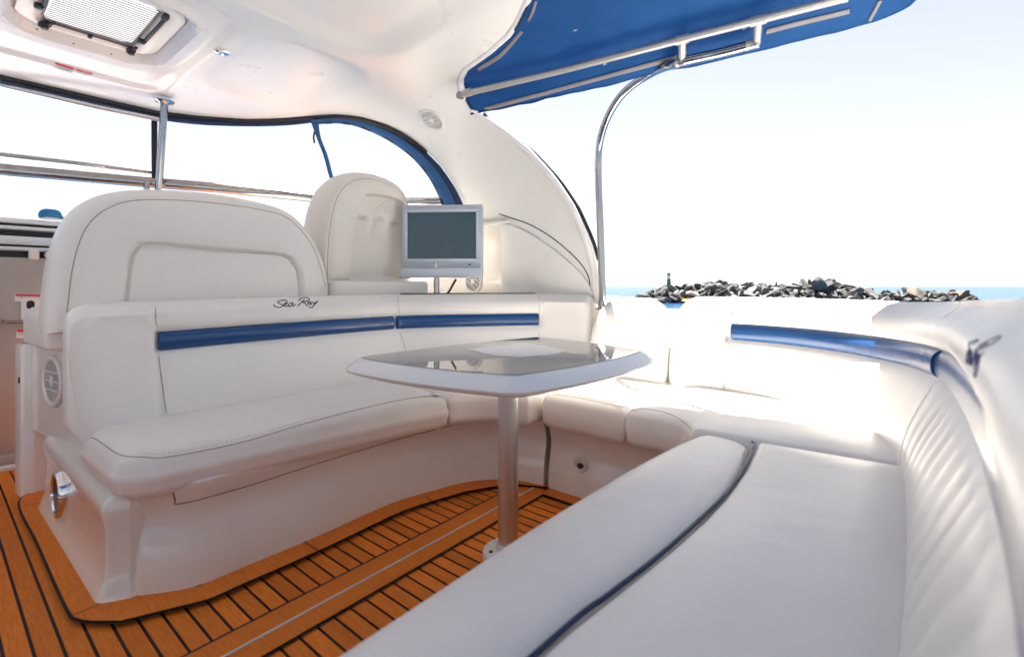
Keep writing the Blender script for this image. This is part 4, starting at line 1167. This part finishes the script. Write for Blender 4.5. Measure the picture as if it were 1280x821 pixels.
# ------------------------------------------------------------------ windscreen and clear curtains
WS = thing('windscreen', (-3.4, 1.0, 1.0), 'polished metal windscreen rail with oval badge under the clear curtains', 'windscreen')
zr = 1.53
rp = [at(u, v, z=zr) for u, v in ((-60, 203), (0, 211.5), (60, 217), (120, 222.5), (196, 229), (260, 234), (320, 240), (410, 249))]
rp = rp+[Vector((-2.75, 2.22, zr-.02)), Vector((-2.2, 2.36, zr-.06))]
obj('top_rail', tube(cr(rp, 6), .021, 12, flat=1.5), M['steel'], WS)
rp2 = [at(u, v, z=zr+.09) for u, v in ((-60, 184), (0, 193), (60, 200), (120, 207), (192, 216))]
obj('curtain_rail', tube(cr(rp2, 6), .013, 12), M['steel'], WS)
rp3 = [p+Vector((0, 0, .022)) for p in rp[:5]]
obj('rail_gasket', tube(cr(rp3, 6), .008, 8), M['black'], WS)
bq = at(305, 237.5, z=zr+.01); dR = (rp[6]-rp[5]).normalized(); nR = (EYE-bq); nR = (nR-dR*nR.dot(dR)).normalized()
obj('oval_badge', lathe(bq+nR*.02, [(.001, .008), (.014, .009), (.018, .006), (.020, .009), (.022, 0)], ax=nR, seg=30, sx=2.4, ref=dR), M['chrome'], WS)
# raked side frame
obj('side_frame', tube([at(419, 235, d=3.3), at(404, 275, d=3.2), at(396, 300, d=3.15)], .009, 8), M['black'], WS)
# glass below the rail
gl = []; gf = []
rpc = cr(rp, 6)
for p in rpc: gl += [p+Vector((0, 0, -.02)), p+Vector((-.30, 0, -.42))]
for i in range(len(rpc)-1): gf.append([2*i, 2*i+2, 2*i+3, 2*i+1])
obj('glass', (gl, gf), M['clear'], WS)
# support pole
pt, pbm = at(205.5, 128, d=2.84), at(198, 243, d=2.9)
SP = thing('support_pole', pbm, 'thin polished pole between windscreen rail and hardtop', 'pole')
obj('pole', tube([pbm+(pbm-pt)*.04, pbm, pt], .020, 14), M['steel'], SP)
obj('top_flange', lathe(pt+Vector((0, 0, -.004)), [(.05, .012), (.05, .006), (.03, 0), (.021, -.01)], seg=24), M['steel'], SP)
obj('bottom_fork', box(pbm+Vector((-.01, -.055, .03)), (.03, .03, .09), .008), M['steel'], SP)
# curtains: clear sheets bound in blue, hanging from the lip of the hardtop
CU = thing('enclosure_curtain', (-3.2, 1.2, 1.55), 'clear plastic curtain panels with black and blue binding between windscreen and hardtop', 'curtain')
fed = {}
def lip(u, v):
    q = on_profile(u, v); y_, z_, n = prof_at(q[1]); return Vector((q[0], y_, z_))
topc = [lip(*p) for p in fpx]
def railpt(u): return at(u, interp([(-60, 203), (0, 210), (60, 216), (120, 221.5), (196, 228), (260, 233), (320, 239), (410, 248)], u), z=zr+.01)
botc = [railpt(u) for u in (0, 60, 120, 195, 250, 310, 355, 400)]
pv_ = []; pf = []
tt = topc[:8]
for a, b in zip(tt, botc): pv_ += [a+Vector((-.01, 0, -.01)), b+Vector((-.01, 0, .015))]
for i in range(len(tt)-1): pf.append([2*i, 2*i+2, 2*i+3, 2*i+1])
obj('clear_panel', (pv_, pf), M['clear'], CU)
side_bot = [Vector((-2.95, 2.02, zr)), Vector((-2.8, 2.15, zr-.01)), Vector((-2.6, 2.28, zr-.03)), Vector((-2.5, 2.31, zr-.05)), Vector((-2.42, 2.33, zr-.06)), Vector((-2.35, 2.34, zr-.08)), Vector((-2.33, 2.35, zr-.1)), Vector((-2.3, 2.36, zr-.12))]
pv_ = []; pf = []
for a, b in zip(topc[7:], side_bot): pv_ += [a+Vector((0, 0, -.005)), b]
for i in range(len(pv_)//2-1): pf.append([2*i, 2*i+2, 2*i+3, 2*i+1])
obj('clear_panel', (pv_, pf), M['clear'], CU)
def band(name, A, B, depthf, mat, th=.012):
    V = []; m = len(A); F_ = []
    for (u, v), (u2, v2) in zip(A, B):
        d = depthf(u, v); V += [at(u, v, d=d), at(u2, v2, d=d)]
    for i in range(m-1): F_.append([2*i, 2*i+2, 2*i+3, 2*i+1])
    o = obj(name, (V, F_), mat, CU); s_ = o.modifiers.new('t', 'SOLIDIFY'); s_.thickness = th; s_.offset = 0; return o
ftab = sorted([(p[0], (lip(*p)-EYE).dot(FWD)+.012) for p in fpx])
dep = lambda u, v: interp(ftab, u)
def curve(pix, n=6): return [tuple(p[:2]) for p in cr([Vector(p) for p in pix], n)]
band('black_binding', curve([(0, 97), (60, 111), (120, 125), (195, 142), (250, 148), (310, 152), (355, 151), (390, 148)]), curve([(0, 104), (60, 118), (120, 131.5), (195, 149), (250, 156), (310, 158), (355, 157), (390, 153.5)]), dep, M['navy'])
arcA = curve([(390, 147), (420, 145.5), (450, 148.5), (490, 161.5), (525, 184), (550, 208), (568, 234), (582, 262)])
arcB = curve([(390, 153), (420, 151), (448, 155), (484, 169), (516, 190), (538, 213), (555, 239), (563, 264)])
arcC = curve([(393, 156), (420, 154.5), (446, 158.5), (480, 173), (511, 194), (532, 217), (546, 241), (555, 264)])
band('navy_binding', arcA, arcB, lambda u, v: dep(u, v)-.004, M['navy'])
band('blue_binding', [(a[0]*.45+b[0]*.55, a[1]*.45+b[1]*.55) for a, b in zip(arcA, arcB)], arcC, lambda u, v: dep(u, v)-.03, M['binding'], .006)
dsh = MB()
for i in range(3, len(arcB)-3, 5):
    d = dep(*arcB[i])-.05; P = [(arcB[i][0]*.2+arcC[i][0]*.8, arcB[i][1]*.2+arcC[i][1]*.8), (arcB[i+2][0]*.2+arcC[i+2][0]*.8, arcB[i+2][1]*.2+arcC[i+2][1]*.8)]
    dsh.add(tube([at(p[0], p[1], d=d) for p in P], .009, 8, flat=.6))
obj('strap_loop', dsh, M['black'], CU)
band('blue_binding', curve([(388, 150), (397, 175), (405, 196), (412, 222), (417, 232)], 4), curve([(397, 150), (401, 172), (409, 193), (416, 219), (420, 229)], 4), lambda u, v: dep(390, 147)-.03, M['binding'], .012)
obj('zip_pull', tube([at(393, 165, d=3.05), at(392, 172, d=3.05), at(393, 179, d=3.05)], .006, 8), M['black'], CU)
band('black_binding', [(190, 147), (190, 180), (190.5, 226)], [(196, 148), (196, 180), (196, 227)], lambda u, v: 2.95, M['black'])
obj('panel_edge_rail', tube([at(0, 106, d=2.58), at(60, 120, d=2.68), at(120, 134, d=2.80), at(199, 150, d=2.95)], .014, 10), M['alu'], CU)

# ------------------------------------------------------------------ companionway bulkhead at the left
Xc = -3.45
CW = thing('companionway', (Xc, .2, 0), 'grey moulded bulkhead door with metal sliding tracks along its top', 'door')
def zc(v): return at(30, v, X=Xc).z
def rowbox(name, v0, v1, x0, x1, mat, y0=-.9, y1=.62, r=.003):
    return obj(name, box(((x0+x1)/2, (y0+y1)/2, (zc(v0)+zc(v1))/2), (abs(x1-x0), y1-y0, abs(zc(v0)-zc(v1))), r), mat, CW)
rowbox('top_rail', 274, 280.5, Xc-.05, Xc+.02, M['alu']); rowbox('track_seal', 280.8, 283, Xc-.05, Xc+.012, M['black']); rowbox('upper_track', 283.3, 288, Xc-.05, Xc+.016, M['alu'])
rowbox('track_gap', 288.3, 295.5, Xc-.05, Xc-.02, M['black']); rowbox('lower_track', 295.8, 306.5, Xc-.06, Xc+.014, M['alu']); rowbox('track_seal', 306.8, 308.6, Xc-.05, Xc+.006, M['black'])
rowbox('slide_rail', 308.9, 313.5, Xc-.05, Xc+.012, M['alu']); rowbox('track_gap', 313.8, 322, Xc-.05, Xc-.015, M['black'])
obj('track_bracket', box((Xc+.0, .205, (zc(286)+zc(296))/2), (.03, .028, .045), .006), M['alu'], CW)
obj('slide_bracket', box((Xc+.0, .36, (zc(311)+zc(324))/2), (.03, .04, .055), .008), M['plastic'], CW)
obj('slide_roller', lathe((Xc+.02, .42, zc(318)), [(.022, -.02), (.022, .02)], ax=(1, 0, 0), seg=20), M['plastic'], CW)
door = obj('door_panel', box((Xc-.03, -.12, (zc(322.5)+zc(571))/2), (.06, 1.5, zc(322.5)-zc(571)), .008), M['gelgrey'], CW)
obj('sill', box((Xc-.02, -.12, .035), (.08, 1.5, .07), .01), M['gelgrey'], CW)
obj('threshold', box((Xc+.05, -.12, .012), (.04, 1.5, .025), .005), M['plastic'], CW)
tdr = bvh(door)
sticker(CW, 'warning_sticker', tdr, 36, 372, .10, .038, 46, 372.2, lines=2)
sticker(CW, 'warning_sticker', tdr, 31, 417, .06, .045, 40, 417.2, lines=2)
q, n = hit(tdr, 38, 384, 0)
lp = obj('latch_plate', prism(fillet([(-.034, -.06), (.034, -.06), (.034, .05), (-.034, .05)], [0, 0, .02, .02]), q, Vector((0, 1, 0)), UP, Vector((1, 0, 0)), .005), M['sticker'], CW)
obj('latch_hole', prism(fillet([(-.015, -.02), (.015, -.02), (.015, .022), (-.015, .022)], .013), q+Vector((.005, 0, .012)), Vector((0, 1, 0)), UP, Vector((1, 0, 0)), .001), M['black'], lp)
q, n = hit(tdr, 24, 402, 0)
obj('door_handle', tube(cr([q+Vector((.0, -.055, .005)), q+Vector((.03, -.05, .003)), q+Vector((.04, -.01, 0)), q+Vector((.04, .05, 0)), q+Vector((.0, .06, 0))], 6), .011, 10, flat=.7), M['steel'], CW)
# small blue cover
bcp = at(63, 274.5, X=Xc-.02)
BC = thing('blue_cover', bcp, 'little blue fabric cover with a white band sitting on the companionway rail', 'cover')
uy_ = Vector((0, 1, 0))
obj('cap', polar((0, 0), [([Vector((.045*math.cos(t*.2), .030*math.sin(t*.2))) for t in range(32)], e, h) for e, h in ((0, .0), (-.002, .012), (.0, .028), (.008, .04), (.02, .047), (.028, .049))], bcp+UP*.006, uy_, Vector((1, 0, 0)), UP, N=40), M['bluecap'], BC)
obj('peak', box(bcp+uy_*.055+UP*.012, (.04, .05, .008), .003, (Vector((1, 0, 0)), (uy_-UP*.3).normalized(), (UP+uy_*.3).normalized())), M['bluecap'], BC)
obj('white_band', lathe(bcp+UP*.0, [(.043, 0), (.043, .008), (.02, .009)], seg=24, sx=.72), M['sticker'], BC)

# ------------------------------------------------------------------ light, sky, camera
to_sun = Vector((-.25, .25, 1)).normalized()
wd = bpy.data.worlds.new('World'); sc.world = wd; wd.use_nodes = True; nt = wd.node_tree
sky = nt.nodes.new('ShaderNodeTexSky'); sky.sky_type = 'NISHITA'; sky.sun_disc = False
sky.sun_elevation = math.asin(to_sun.z); sky.sun_rotation = math.atan2(to_sun.x, to_sun.y); sky.air_density = 1.0; sky.dust_density = .3; sky.ozone_density = 2.0
bg = nt.nodes['Background']; hs = nt.nodes.new('ShaderNodeHueSaturation'); hs.inputs['Saturation'].default_value = .32; hs.inputs['Hue'].default_value = .506; nt.links.new(sky.outputs[0], hs.inputs['Color']); nt.links.new(hs.outputs[0], bg.inputs[0]); bg.inputs[1].default_value = .0255
sun = bpy.data.lights.new('sun', 'SUN'); sun.energy = 4.5; sun.angle = math.radians(.55); sun.color = (1, .96, .89)
so = bpy.data.objects.new('sun', sun); COL.objects.link(so); so.rotation_euler = to_sun.to_track_quat('Z', 'Y').to_euler()
cam = bpy.data.cameras.new('camera'); co = bpy.data.objects.new('camera', cam); COL.objects.link(co)
co.location = EYE; co.rotation_euler = (PI/2, 0, YAW); cam.sensor_fit = 'HORIZONTAL'; cam.sensor_width = 36; cam.lens = 36*FPX/1280
cam.shift_y = -(821/2-HZN)/1280; cam.clip_start = .02; cam.clip_end = 20000
cam.dof.use_dof = True; cam.dof.focus_distance = 3.0; cam.dof.aperture_fstop = 2.8
sc.camera = co
sc.view_settings.view_transform = 'Standard'; sc.view_settings.look = 'None'; sc.view_settings.gamma = 1; sc.view_settings.use_curve_mapping = False
sc.view_settings.exposure = 3.0
sc.cycles.max_bounces = 10; sc.cycles.diffuse_bounces = 6; sc.cycles.transparent_max_bounces = 12
